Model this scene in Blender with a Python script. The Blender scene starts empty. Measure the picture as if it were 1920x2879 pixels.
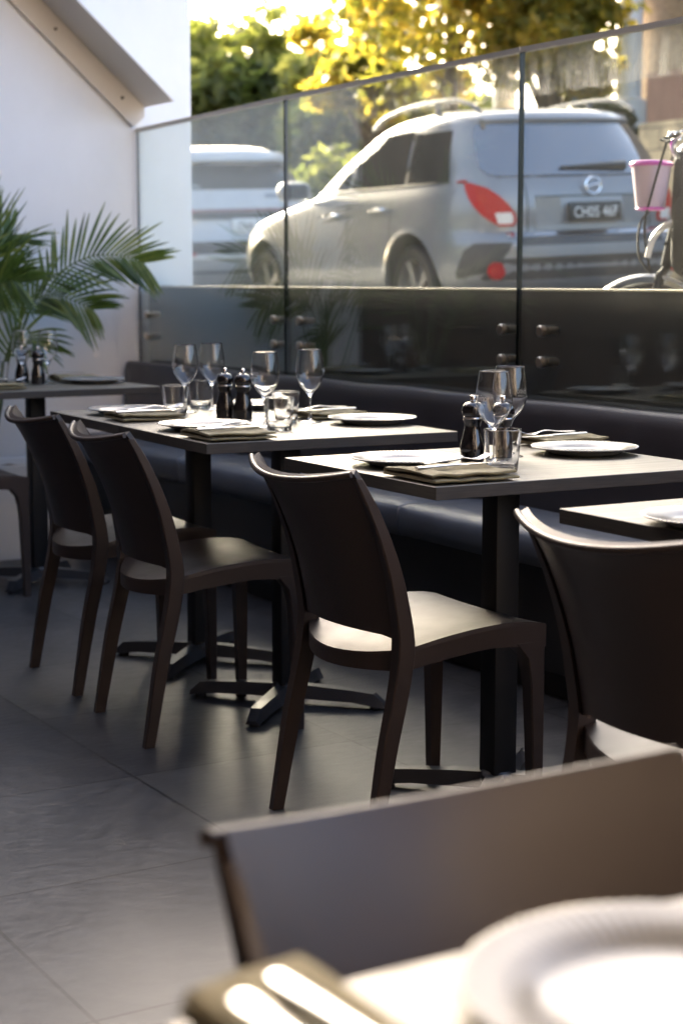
import bpy, bmesh, math, random
from mathutils import Vector, Matrix, Euler, noise
R = math.radians
PI = math.pi
scene = bpy.context.scene
C = scene.collection

# ------------------------------------------------------------------ camera, sky, sun, exposure
cam_d = bpy.data.cameras.new("camera")
cam = bpy.data.objects.new("camera", cam_d)
C.objects.link(cam)
cam.location = (0.0, 0.0, 1.176)
cam.rotation_euler = (R(90 - 7.77), 0.0, R(-30.92))
cam_d.sensor_fit = 'VERTICAL'
cam_d.sensor_height = 36.0
cam_d.lens = 60.0
cam_d.clip_start = 0.05
cam_d.clip_end = 2000.0
cam_d.dof.use_dof = True
cam_d.dof.focus_distance = 3.65
cam_d.dof.aperture_fstop = 4.2
scene.camera = cam

SUN_AZ, SUN_EL = 12.0, 20.0
w = bpy.data.worlds.new("World")
scene.world = w
w.use_nodes = True
wn = w.node_tree
for n in list(wn.nodes): wn.nodes.remove(n)
sky = wn.nodes.new('ShaderNodeTexSky')
sky.sky_type = 'NISHITA'
sky.sun_disc = False
sky.sun_elevation = R(SUN_EL)
sky.sun_rotation = R(SUN_AZ)
sky.dust_density = 7.0
sky.air_density = 0.7
sky.ozone_density = 0.6
bg = wn.nodes.new('ShaderNodeBackground')
bg.inputs['Strength'].default_value = 0.15
wo = wn.nodes.new('ShaderNodeOutputWorld')
wn.links.new(sky.outputs[0], bg.inputs[0])
wn.links.new(bg.outputs[0], wo.inputs[0])

sl = bpy.data.lights.new("sun", 'SUN')
sl.energy = 3.2
sl.angle = R(0.5)
sl.color = (1.0, 0.87, 0.68)
so = bpy.data.objects.new("sun", sl)
C.objects.link(so)
sd = Vector((math.sin(R(SUN_AZ)) * math.cos(R(SUN_EL)), math.cos(R(SUN_AZ)) * math.cos(R(SUN_EL)), math.sin(R(SUN_EL))))
so.rotation_euler = sd.to_track_quat('Z', 'Y').to_euler()
so.location = (4, 30, 25)

scene.view_settings.view_transform = 'Standard'
scene.view_settings.look = 'None'
scene.view_settings.exposure = 3.15
scene.view_settings.gamma = 1.0
scene.render.engine = 'CYCLES'
scene.cycles.use_denoising = True
scene.cycles.max_bounces = 14
scene.cycles.transparent_max_bounces = 24
scene.cycles.transmission_bounces = 12
scene.cycles.glossy_bounces = 8
scene.cycles.sample_clamp_indirect = 8.0

# ------------------------------------------------------------------ helpers
def smooth(me, angle=None):
    for p in me.polygons: p.use_smooth = True
    if angle is not None:
        try: me.set_sharp_from_angle(angle=angle)
        except Exception: pass

def obj(name, bm, mat, parent=None, sm=True, angle=R(35), loc=None, rz=0.0):
    me = bpy.data.meshes.new(name)
    bmesh.ops.recalc_face_normals(bm, faces=bm.faces)
    bm.to_mesh(me); bm.free()
    if sm: smooth(me, angle)
    for m in (mat if isinstance(mat, (list, tuple)) else [mat]): me.materials.append(m)
    o = bpy.data.objects.new(name, me)
    C.objects.link(o)
    if parent: o.parent = parent
    if loc: o.location = loc
    if rz: o.rotation_euler.z = rz
    return o

def tag(o, label=None, cat=None, group=None, kind=None):
    if label: o['label'] = label
    if cat: o['category'] = cat
    if group: o['group'] = group
    if kind: o['kind'] = kind
    return o

def thing(name, label, cat, loc=(0, 0, 0), rz=0.0, group=None):
    o = bpy.data.objects.new(name, None)
    o.empty_display_size = 0.1
    C.objects.link(o)
    o.location = loc
    o.rotation_euler = (0, 0, rz)
    return tag(o, label, cat, group)

def dup(root, loc, rz, label, group=None):
    r = root.copy(); C.objects.link(r)
    r.location = loc; r.rotation_euler = (0, 0, rz)
    r['label'] = label
    if group: r['group'] = group
    for ch in list(root.children):
        c = ch.copy(); C.objects.link(c); c.parent = r
        for g in ch.children:
            d = g.copy(); C.objects.link(d); d.parent = c
    return r

def add_box(bm, x0, x1, y0, y1, z0, z1, bev=0.0, seg=2, mi=0):
    t = bmesh.new()
    bmesh.ops.create_cube(t, size=1.0)
    for v in t.verts:
        v.co = Vector(((x0 + x1) / 2 + v.co.x * (x1 - x0), (y0 + y1) / 2 + v.co.y * (y1 - y0), (z0 + z1) / 2 + v.co.z * (z1 - z0)))
    if bev > 0:
        bmesh.ops.bevel(t, geom=list(t.edges), offset=bev, segments=seg, affect='EDGES', profile=0.5)
    merge(bm, t, mi)

def merge(bm, t, mi=0, M=None):
    mp = {}
    for v in t.verts:
        mp[v] = bm.verts.new(M @ v.co if M else v.co)
    for f in t.faces:
        try:
            nf = bm.faces.new([mp[v] for v in f.verts]); nf.material_index = mi
        except ValueError: pass
    t.free()

def add_lathe(bm, prof, seg=48, center=(0, 0, 0), mi=0, mod=None):
    """prof: list of (r, z); mod(r, z, a) -> (r, z)"""
    rings = []
    cx, cy, cz = center
    for (r, z) in prof:
        if r < 1e-6:
            rings.append([bm.verts.new((cx, cy, cz + z))])
        else:
            ring = []
            for k in range(seg):
                a = 2 * PI * k / seg
                rr, zz = (mod(r, z, a) if mod else (r, z))
                ring.append(bm.verts.new((cx + rr * math.cos(a), cy + rr * math.sin(a), cz + zz)))
            rings.append(ring)
    for a, b in zip(rings[:-1], rings[1:]):
        if len(a) == 1 and len(b) == 1: continue
        for k in range(seg):
            k2 = (k + 1) % seg
            if len(a) == 1: f = bm.faces.new((a[0], b[k], b[k2]))
            elif len(b) == 1: f = bm.faces.new((a[k], a[k2], b[0]))
            else: f = bm.faces.new((a[k], a[k2], b[k2], b[k]))
            f.material_index = mi

def add_tube(bm, pts, rad, seg=8, mi=0, cap=True):
    pts = [Vector(p) for p in pts]
    n = len(pts)
    rads = rad if isinstance(rad, (list, tuple)) else [rad] * n
    t0 = (pts[1] - pts[0]).normalized()
    ref = Vector((0, 0, 1)) if abs(t0.z) < 0.9 else Vector((1, 0, 0))
    nrm = t0.cross(ref).normalized()
    rings = []
    for i, p in enumerate(pts):
        t = (pts[min(i + 1, n - 1)] - pts[max(i - 1, 0)]).normalized()
        nrm = (nrm - t * nrm.dot(t)).normalized()
        b = t.cross(nrm)
        rings.append([bm.verts.new(p + (nrm * math.cos(2 * PI * k / seg) + b * math.sin(2 * PI * k / seg)) * rads[i]) for k in range(seg)])
    for a, b in zip(rings[:-1], rings[1:]):
        for k in range(seg):
            f = bm.faces.new((a[k], a[(k + 1) % seg], b[(k + 1) % seg], b[k])); f.material_index = mi
    if cap:
        for rg in (rings[0], rings[-1]):
            f = bm.faces.new(rg); f.material_index = mi

def add_loft(bm, secs, mi=0, cap=True, closed=True):
    """secs: list of rings (equal counts) of points"""
    rings = [[bm.verts.new(p) for p in s] for s in secs]
    n = len(rings[0])
    for a, b in zip(rings[:-1], rings[1:]):
        for k in range(n if closed else n - 1):
            f = bm.faces.new((a[k], a[(k + 1) % n], b[(k + 1) % n], b[k])); f.material_index = mi
    if cap and closed:
        for rg in (rings[0], rings[-1]):
            try:
                f = bm.faces.new(rg); f.material_index = mi
            except ValueError: pass

def add_sheet(bm, grid, th, mi=0):
    """grid[i][j] points -> closed sheet; th thickness offset along the local normal"""
    ni, nj = len(grid), len(grid[0])
    P = [[Vector(p) for p in row] for row in grid]
    top = [[None] * nj for _ in range(ni)]; bot = [[None] * nj for _ in range(ni)]
    for i in range(ni):
        for j in range(nj):
            a = P[min(i + 1, ni - 1)][j] - P[max(i - 1, 0)][j]
            b = P[i][min(j + 1, nj - 1)] - P[i][max(j - 1, 0)]
            nn = a.cross(b)
            nn = nn.normalized() if nn.length > 1e-9 else Vector((0, 0, 1))
            t = th(i, j) if callable(th) else th
            top[i][j] = bm.verts.new(P[i][j]); bot[i][j] = bm.verts.new(P[i][j] - nn * t)
    def q(a, b, c, d):
        f = bm.faces.new((a, b, c, d)); f.material_index = mi
    for i in range(ni - 1):
        for j in range(nj - 1):
            q(top[i][j], top[i + 1][j], top[i + 1][j + 1], top[i][j + 1])
            q(bot[i][j], bot[i][j + 1], bot[i + 1][j + 1], bot[i + 1][j])
    for i in range(ni - 1):
        q(top[i][0], bot[i][0], bot[i + 1][0], top[i + 1][0]); q(top[i][nj - 1], top[i + 1][nj - 1], bot[i + 1][nj - 1], bot[i][nj - 1])
    for j in range(nj - 1):
        q(top[0][j], top[0][j + 1], bot[0][j + 1], bot[0][j]); q(top[ni - 1][j], bot[ni - 1][j], bot[ni - 1][j + 1], top[ni - 1][j + 1])

def lerp_table(tab, x):
    if x <= tab[0][0]: return tab[0][1]
    for (a, va), (b, vb) in zip(tab[:-1], tab[1:]):
        if x <= b:
            t = (x - a) / (b - a)
            return va + (vb - va) * t
    return tab[-1][1]

def smooth_table(tab, x):
    """Catmull-Rom through the table"""
    n = len(tab)
    if x <= tab[0][0]: return tab[0][1]
    if x >= tab[-1][0]: return tab[-1][1]
    for i in range(n - 1):
        if x <= tab[i + 1][0]:
            x1, y1 = tab[i]; x2, y2 = tab[i + 1]
            x0, y0 = tab[i - 1] if i > 0 else (2 * x1 - x2, 2 * y1 - y2)
            x3, y3 = tab[i + 2] if i + 2 < n else (2 * x2 - x1, 2 * y2 - y1)
            t = (x - x1) / (x2 - x1)
            m1 = (y2 - y0) / (x2 - x0) * (x2 - x1); m2 = (y3 - y1) / (x3 - x1) * (x2 - x1)
            return (2 * t ** 3 - 3 * t * t + 1) * y1 + (t ** 3 - 2 * t * t + t) * m1 + (-2 * t ** 3 + 3 * t * t) * y2 + (t ** 3 - t * t) * m2
    return tab[-1][1]

# ------------------------------------------------------------------ materials
MATS = {}
def mat(name):
    m = bpy.data.materials.new(name); m.use_nodes = True
    nt = m.node_tree
    for n in list(nt.nodes): nt.nodes.remove(n)
    out = nt.nodes.new('ShaderNodeOutputMaterial')
    MATS[name] = m
    return m, nt, out

def N(nt, typ, **kw):
    n = nt.nodes.new(typ)
    for k, v in kw.items():
        if k in ('inp',):
            for kk, vv in v.items(): n.inputs[kk].default_value = vv
        else: setattr(n, k, v)
    return n

def ramp(nt, fac, stops):
    r = nt.nodes.new('ShaderNodeValToRGB')
    el = r.color_ramp.elements
    while len(el) < len(stops): el.new(0.5)
    for e, (p, c) in zip(el, stops):
        e.position = p; e.color = (*c, 1) if len(c) == 3 else c
    nt.links.new(fac, r.inputs[0])
    return r.outputs[0]

def principled(name, col, rough=0.5, metal=0.0, spec=0.5, scale=None, var=0.0, rvar=0.0, bump=0.0, bscale=80.0, stretch=(1, 1, 1), coat=0.0):
    """plain surface with a little colour / roughness / bump variation in object space"""
    m, nt, out = mat(name)
    b = N(nt, 'ShaderNodeBsdfPrincipled')
    b.inputs['Base Color'].default_value = (*col, 1)
    b.inputs['Roughness'].default_value = rough
    b.inputs['Metallic'].default_value = metal
    b.inputs['Specular IOR Level'].default_value = spec
    if coat: 
        b.inputs['Coat Weight'].default_value = coat; b.inputs['Coat Roughness'].default_value = 0.06
    nt.links.new(b.outputs[0], out.inputs[0])
    tc = N(nt, 'ShaderNodeTexCoord')
    mp = N(nt, 'ShaderNodeMapping'); mp.inputs['Scale'].default_value = stretch
    nt.links.new(tc.outputs['Object'], mp.inputs[0])
    if var or rvar:
        nz = N(nt, 'ShaderNodeTexNoise', inp={'Scale': scale or 6.0, 'Detail': 6.0, 'Roughness': 0.6})
        nt.links.new(mp.outputs[0], nz.inputs['Vector'])
        if var:
            c = ramp(nt, nz.outputs['Fac'], [(0.3, tuple(max(0, x * (1 - var)) for x in col)), (0.7, tuple(min(1, x * (1 + var)) for x in col))])
            nt.links.new(c, b.inputs['Base Color'])
        if rvar:
            mr = N(nt, 'ShaderNodeMapRange', inp={'From Min': 0.3, 'From Max': 0.7, 'To Min': rough - rvar, 'To Max': rough + rvar})
            nt.links.new(nz.outputs['Fac'], mr.inputs[0]); nt.links.new(mr.outputs[0], b.inputs['Roughness'])
    if bump:
        n2 = N(nt, 'ShaderNodeTexNoise', inp={'Scale': bscale, 'Detail': 4.0})
        nt.links.new(mp.outputs[0], n2.inputs['Vector'])
        bp = N(nt, 'ShaderNodeBump', inp={'Strength': bump, 'Distance': 0.002})
        nt.links.new(n2.outputs['Fac'], bp.inputs['Height']); nt.links.new(bp.outputs[0], b.inputs['Normal'])
    return m

M_wall = principled('white_paint', (0.77, 0.79, 0.82), 0.6, var=0.04, scale=2.0, stretch=(1.4, 1.4, 0.7), bump=0.3, bscale=70)
M_steelwhite = principled('painted_steel', (0.62, 0.59, 0.55), 0.45, var=0.04, scale=5, bump=0.08, bscale=60)
M_dark = principled('dark_upstand_paint', (0.022, 0.02, 0.019), 0.6, var=0.2, scale=4, bump=0.2, bscale=60)
M_brownwall = principled('brown_render', (0.075, 0.048, 0.034), 0.7, var=0.2, scale=2)
M_sill = principled('sandstone_sill', (0.52, 0.45, 0.33), 0.7, var=0.15, scale=9, bump=0.3, bscale=60)
M_chair = principled('brown_polypropylene', (0.044, 0.031, 0.026), 0.40, spec=0.38, var=0.06, scale=12, rvar=0.05, bump=0.12, bscale=420)
M_black = principled('black_powder_coat', (0.012, 0.012, 0.013), 0.45, spec=0.3, rvar=0.06, scale=12, bump=0.1, bscale=300)
M_base = principled('cast_base', (0.035, 0.035, 0.038), 0.35, rvar=0.08, scale=14, bump=0.15, bscale=200)
M_leather = principled('charcoal_vinyl', (0.075, 0.083, 0.10), 0.42, var=0.15, scale=8, rvar=0.07, bump=0.35, bscale=260)
M_backrest = principled('aubergine_vinyl', (0.032, 0.027, 0.030), 0.40, var=0.15, scale=8, rvar=0.07, bump=0.35, bscale=260)
M_porcelain = principled('porcelain', (0.225, 0.214, 0.196), 0.19, spec=0.4)
M_steel = principled('polished_steel', (0.60, 0.58, 0.56), 0.22, metal=1.0, rvar=0.05, scale=40)
M_standoff = principled('satin_standoff', (0.62, 0.55, 0.46), 0.28, metal=1.0)
M_millblack = principled('black_lacquer', (0.010, 0.008, 0.008), 0.10, spec=0.6, coat=0.5)
M_rail = principled('rail_aluminium', (0.50, 0.47, 0.42), 0.42, metal=0.7)
M_rubber = principled('tyre_rubber', (0.02, 0.02, 0.02), 0.75, bump=0.3, bscale=90)
M_soil = principled('potting_soil', (0.09, 0.055, 0.03), 0.9, var=0.5, scale=60, bump=0.8, bscale=90)
M_planter = principled('white_planter', (0.70, 0.70, 0.70), 0.5, var=0.04, scale=6)
M_logo = principled('white_print', (0.85, 0.85, 0.85), 0.5)

def napkin_mat():
    m, nt, out = mat('olive_linen')
    b = N(nt, 'ShaderNodeBsdfPrincipled', inp={'Roughness': 0.85})
    b.inputs['Sheen Weight'].default_value = 0.15
    tc = N(nt, 'ShaderNodeTexCoord')
    w1 = N(nt, 'ShaderNodeTexWave', inp={'Scale': 420.0, 'Distortion': 1.5, 'Detail': 2.0}); w1.bands_direction = 'X'
    w2 = N(nt, 'ShaderNodeTexWave', inp={'Scale': 420.0, 'Distortion': 1.5, 'Detail': 2.0}); w2.bands_direction = 'Y'
    nz = N(nt, 'ShaderNodeTexNoise', inp={'Scale': 25.0, 'Detail': 5.0})
    for x in (w1, w2, nz): nt.links.new(tc.outputs['Object'], x.inputs['Vector'])
    mx = N(nt, 'ShaderNodeMath', operation='MULTIPLY'); nt.links.new(w1.outputs['Fac'], mx.inputs[0]); nt.links.new(w2.outputs['Fac'], mx.inputs[1])
    nt.links.new(ramp(nt, nz.outputs['Fac'], [(0.3, (0.15, 0.118, 0.050)), (0.7, (0.21, 0.17, 0.076))]), b.inputs['Base Color'])
    bp = N(nt, 'ShaderNodeBump', inp={'Strength': 0.5, 'Distance': 0.0006}); nt.links.new(mx.outputs[0], bp.inputs['Height']); nt.links.new(bp.outputs[0], b.inputs['Normal'])
    nt.links.new(b.outputs[0], out.inputs[0])
    return m
M_napkin = napkin_mat()

def table_mat():
    m, nt, out = mat('dark_oak_laminate')
    b = N(nt, 'ShaderNodeBsdfPrincipled', inp={'Specular IOR Level': 0.85})
    tc = N(nt, 'ShaderNodeTexCoord')
    mp = N(nt, 'ShaderNodeMapping'); mp.inputs['Scale'].default_value = (1.2, 26.0, 26.0)
    nt.links.new(tc.outputs['Object'], mp.inputs[0])
    nz = N(nt, 'ShaderNodeTexNoise', inp={'Scale': 4.0, 'Detail': 8.0, 'Roughness': 0.65, 'Distortion': 0.6})
    nt.links.new(mp.outputs[0], nz.inputs['Vector'])
    nt.links.new(ramp(nt, nz.outputs['Fac'], [(0.30, (0.060, 0.049, 0.034)), (0.5, (0.11, 0.092, 0.064)), (0.72, (0.17, 0.143, 0.10))]), b.inputs['Base Color'])
    mr = N(nt, 'ShaderNodeMapRange', inp={'From Min': 0.3, 'From Max': 0.7, 'To Min': 0.50, 'To Max': 0.38}); nt.links.new(nz.outputs['Fac'], mr.inputs[0])
    nt.links.new(mr.outputs[0], b.inputs['Roughness'])
    bp = N(nt, 'ShaderNodeBump', inp={'Strength': 0.10, 'Distance': 0.001}); nt.links.new(nz.outputs['Fac'], bp.inputs['Height']); nt.links.new(bp.outputs[0], b.inputs['Normal'])
    nt.links.new(b.outputs[0], out.inputs[0])
    return m
M_table = table_mat()
M_edge = principled('dark_edge_banding', (0.036, 0.030, 0.025), 0.5, var=0.45, scale=5, stretch=(3, 3, 120), bump=0.15, bscale=40)

def floor_mat():
    m, nt, out = mat('slate_tiles')
    b = N(nt, 'ShaderNodeBsdfPrincipled')
    g = N(nt, 'ShaderNodeNewGeometry')
    mp = N(nt, 'ShaderNodeMapping'); mp.inputs['Location'].default_value = (-1.605 + 6.1, -3.647 + 6.1, 0)
    nt.links.new(g.outputs['Position'], mp.inputs[0])
    br = N(nt, 'ShaderNodeTexBrick', inp={'Scale': 1.0, 'Mortar Size': 0.0042, 'Mortar Smooth': 0.1, 'Brick Width': 0.61, 'Row Height': 0.61, 'Bias': 0.0,
        'Color1': (0.033, 0.032, 0.034, 1), 'Color2': (0.058, 0.057, 0.056, 1), 'Mortar': (0.012, 0.011, 0.010, 1)})
    br.offset = 0.0; br.squash = 1.0
    nt.links.new(mp.outputs[0], br.inputs['Vector'])
    n1 = N(nt, 'ShaderNodeTexNoise', inp={'Scale': 3.0, 'Detail': 8.0, 'Roughness': 0.65}); nt.links.new(g.outputs['Position'], n1.inputs['Vector'])
    n2 = N(nt, 'ShaderNodeTexNoise', inp={'Scale': 38.0, 'Detail': 7.0, 'Roughness': 0.7}); 
    mp2 = N(nt, 'ShaderNodeMapping'); mp2.inputs['Scale'].default_value = (0.55, 1.6, 1); mp2.inputs['Rotation'].default_value = (0, 0, 0.4)
    nt.links.new(g.outputs['Position'], mp2.inputs[0]); nt.links.new(mp2.outputs[0], n2.inputs['Vector'])
    c1 = ramp(nt, n1.outputs['Fac'], [(0.3, (0.60, 0.60, 0.64)), (0.7, (1.4, 1.37, 1.33))])
    c2 = ramp(nt, n2.outputs['Fac'], [(0.28, (0.45, 0.45, 0.45)), (0.5, (1, 1, 1)), (0.72, (1.5, 1.5, 1.5))])
    m1 = N(nt, 'ShaderNodeMix', data_type='RGBA', blend_type='MULTIPLY'); m1.inputs[0].default_value = 1.0
    nt.links.new(br.outputs['Color'], m1.inputs[6]); nt.links.new(c1, m1.inputs[7])
    m2 = N(nt, 'ShaderNodeMix', data_type='RGBA', blend_type='MULTIPLY'); m2.inputs[0].default_value = 0.8
    nt.links.new(m1.outputs[2], m2.inputs[6]); nt.links.new(c2, m2.inputs[7])
    n3 = N(nt, 'ShaderNodeTexNoise', inp={'Scale': 150.0, 'Detail': 2.0}); nt.links.new(g.outputs['Position'], n3.inputs['Vector'])
    cr = N(nt, 'ShaderNodeMapRange', inp={'From Min': 0.74, 'From Max': 0.80, 'To Min': 0.0, 'To Max': 0.7}); nt.links.new(n3.outputs['Fac'], cr.inputs[0])
    n5 = N(nt, 'ShaderNodeTexNoise', inp={'Scale': 1.3, 'Detail': 7.0, 'Roughness': 0.75, 'Distortion': 1.2}); nt.links.new(g.outputs['Position'], n5.inputs['Vector'])
    sc = N(nt, 'ShaderNodeMapRange', inp={'From Min': 0.52, 'From Max': 0.72, 'To Min': 0.0, 'To Max': 0.35}); nt.links.new(n5.outputs['Fac'], sc.inputs[0])
    mxx = N(nt, 'ShaderNodeMath', operation='MAXIMUM'); nt.links.new(cr.outputs[0], mxx.inputs[0]); nt.links.new(sc.outputs[0], mxx.inputs[1])
    m3 = N(nt, 'ShaderNodeMix', data_type='RGBA'); nt.links.new(mxx.outputs[0], m3.inputs[0]); nt.links.new(m2.outputs[2], m3.inputs[6]); m3.inputs[7].default_value = (0.16, 0.15, 0.14, 1)
    nt.links.new(m3.outputs[2], b.inputs['Base Color'])
    mr = N(nt, 'ShaderNodeMapRange', inp={'From Min': 0.25, 'From Max': 0.75, 'To Min': 0.30, 'To Max': 0.52}); nt.links.new(n2.outputs['Fac'], mr.inputs[0])
    nt.links.new(mr.outputs[0], b.inputs['Roughness'])
    ad = N(nt, 'ShaderNodeMath', operation='MULTIPLY_ADD'); ad.inputs[1].default_value = -3.0
    nt.links.new(br.outputs['Fac'], ad.inputs[0]); nt.links.new(n2.outputs['Fac'], ad.inputs[2])
    bp = N(nt, 'ShaderNodeBump', inp={'Strength': 0.22, 'Distance': 0.0015}); nt.links.new(ad.outputs[0], bp.inputs['Height']); nt.links.new(bp.outputs[0], b.inputs['Normal'])
    nt.links.new(b.outputs[0], out.inputs[0])
    return m
M_floor = floor_mat()

def pane_mat(name, tint, dust=0.10, refl=1.0, streak=True):
    """architectural pane: transparent + Fresnel mirror + a film of dust and dried water streaks"""
    m, nt, out = mat(name)
    g = N(nt, 'ShaderNodeNewGeometry')
    tr = N(nt, 'ShaderNodeBsdfTransparent', inp={'Color': (*tint, 1)})
    gl = N(nt, 'ShaderNodeBsdfGlossy', inp={'Roughness': 0.012, 'Color': (0.95, 1.0, 0.97, 1)})
    # Schlick reflectance, the same from both sides of the pane
    dt = N(nt, 'ShaderNodeVectorMath', operation='DOT_PRODUCT'); nt.links.new(g.outputs['Normal'], dt.inputs[0]); nt.links.new(g.outputs['Incoming'], dt.inputs[1])
    ab = N(nt, 'ShaderNodeMath', operation='ABSOLUTE'); nt.links.new(dt.outputs['Value'], ab.inputs[0])
    om = N(nt, 'ShaderNodeMath', operation='SUBTRACT', use_clamp=True); om.inputs[0].default_value = 1.0; nt.links.new(ab.outputs[0], om.inputs[1])
    pw_ = N(nt, 'ShaderNodeMath', operation='POWER'); pw_.inputs[1].default_value = 5.0; nt.links.new(om.outputs[0], pw_.inputs[0])
    fm = N(nt, 'ShaderNodeMath', operation='MULTIPLY_ADD', use_clamp=True); fm.inputs[1].default_value = 0.95 * refl; fm.inputs[2].default_value = 0.045 * refl; nt.links.new(pw_.outputs[0], fm.inputs[0])
    mx = N(nt, 'ShaderNodeMixShader'); nt.links.new(fm.outputs[0], mx.inputs[0]); nt.links.new(tr.outputs[0], mx.inputs[1]); nt.links.new(gl.outputs[0], mx.inputs[2])
    df = N(nt, 'ShaderNodeBsdfDiffuse', inp={'Color': (0.72, 0.70, 0.62, 1)})
    tl = N(nt, 'ShaderNodeBsdfTranslucent', inp={'Color': (0.55, 0.52, 0.44, 1)})
    ds = N(nt, 'ShaderNodeMixShader'); ds.inputs[0].default_value = 0.6
    nt.links.new(df.outputs[0], ds.inputs[1]); nt.links.new(tl.outputs[0], ds.inputs[2])
    # fine specks
    n1 = N(nt, 'ShaderNodeTexNoise', inp={'Scale': 260.0, 'Detail': 2.0}); nt.links.new(g.outputs['Position'], n1.inputs['Vector'])
    sp = N(nt, 'ShaderNodeMapRange', inp={'From Min': 0.62, 'From Max': 0.80, 'To Min': 0.0, 'To Max': 0.22}); nt.links.new(n1.outputs['Fac'], sp.inputs[0])
    n2 = N(nt, 'ShaderNodeTexNoise', inp={'Scale': 5.0, 'Detail': 5.0}); nt.links.new(g.outputs['Position'], n2.inputs['Vector'])
    cl = N(nt, 'ShaderNodeMapRange', inp={'From Min': 0.3, 'From Max': 0.75, 'To Min': dust * 0.4, 'To Max': dust * 1.5}); nt.links.new(n2.outputs['Fac'], cl.inputs[0])
    a = N(nt, 'ShaderNodeMath', operation='ADD'); nt.links.new(sp.outputs[0], a.inputs[0]); nt.links.new(cl.outputs[0], a.inputs[1])
    last = a.outputs[0]
    if streak:
        sx = N(nt, 'ShaderNodeSeparateXYZ'); nt.links.new(g.outputs['Position'], sx.inputs[0])
        # band of dried streaks that hangs under the top edge and ends in a ragged line
        n3 = N(nt, 'ShaderNodeTexNoise', inp={'Scale': 9.0, 'Detail': 6.0, 'Roughness': 0.7})
        mp = N(nt, 'ShaderNodeMapping'); mp.inputs['Scale'].default_value = (1, 3.2, 0.55); nt.links.new(g.outputs['Position'], mp.inputs[0]); nt.links.new(mp.outputs[0], n3.inputs['Vector'])
        n4 = N(nt, 'ShaderNodeTexNoise', inp={'Scale': 16.0, 'Detail': 4.0}); mp4 = N(nt, 'ShaderNodeMapping'); mp4.inputs['Scale'].default_value = (0, 1, 0)
        nt.links.new(g.outputs['Position'], mp4.inputs[0]); nt.links.new(mp4.outputs[0], n4.inputs['Vector'])
        wob = N(nt, 'ShaderNodeMath', operation='MULTIPLY_ADD'); wob.inputs[1].default_value = 0.05; nt.links.new(n4.outputs['Fac'], wob.inputs[0]); nt.links.new(sx.outputs['Z'], wob.inputs[2])
        # height of the band follows the glass: lower edge ~1.745 near, top edge fades at 1.82
        lo = N(nt, 'ShaderNodeMapRange', inp={'From Min': 1.752, 'From Max': 1.762, 'To Min': 0.0, 'To Max': 1.0}); nt.links.new(wob.outputs[0], lo.inputs[0])
        hi = N(nt, 'ShaderNodeMapRange', inp={'From Min': 1.765, 'From Max': 1.88, 'To Min': 1.0, 'To Max': 0.12}); nt.links.new(wob.outputs[0], hi.inputs[0])
        yy = N(nt, 'ShaderNodeMapRange', inp={'From Min': 4.3, 'From Max': 5.6, 'To Min': 1.0, 'To Max': 0.0}); nt.links.new(sx.outputs['Y'], yy.inputs[0])
        st = N(nt, 'ShaderNodeMapRange', inp={'From Min': 0.42, 'From Max': 0.68, 'To Min': 0.0, 'To Max': 0.55}); nt.links.new(n3.outputs['Fac'], st.inputs[0])
        p = st.outputs[0]
        for q in (lo, hi, yy):
            mm = N(nt, 'ShaderNodeMath', operation='MULTIPLY'); nt.links.new(p, mm.inputs[0]); nt.links.new(q.outputs[0], mm.inputs[1]); p = mm.outputs[0]
        a2 = N(nt, 'ShaderNodeMath', operation='ADD', use_clamp=True); nt.links.new(last, a2.inputs[0]); nt.links.new(p, a2.inputs[1]); last = a2.outputs[0]
    fin = N(nt, 'ShaderNodeMixShader'); nt.links.new(last, fin.inputs[0]); nt.links.new(mx.outputs[0], fin.inputs[1]); nt.links.new(ds.outputs[0], fin.inputs[2])
    nt.links.new(fin.outputs[0], out.inputs[0])
    return m
M_pane = pane_mat('balustrade_glass', (0.93, 0.955, 0.94), dust=0.026, refl=2.2)
M_paneedge = principled('glass_edge', (0.010, 0.015, 0.013), 0.2)

def glass_mat(name, rough=0.0, col=(1, 1, 1)):
    m, nt, out = mat(name)
    b = N(nt, 'ShaderNodeBsdfPrincipled', inp={'Base Color': (*col, 1), 'Roughness': rough, 'IOR': 1.47, 'Transmission Weight': 1.0})
    nt.links.new(b.outputs[0], out.inputs[0])
    return m
M_glass = glass_mat('drinking_glass')

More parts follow.
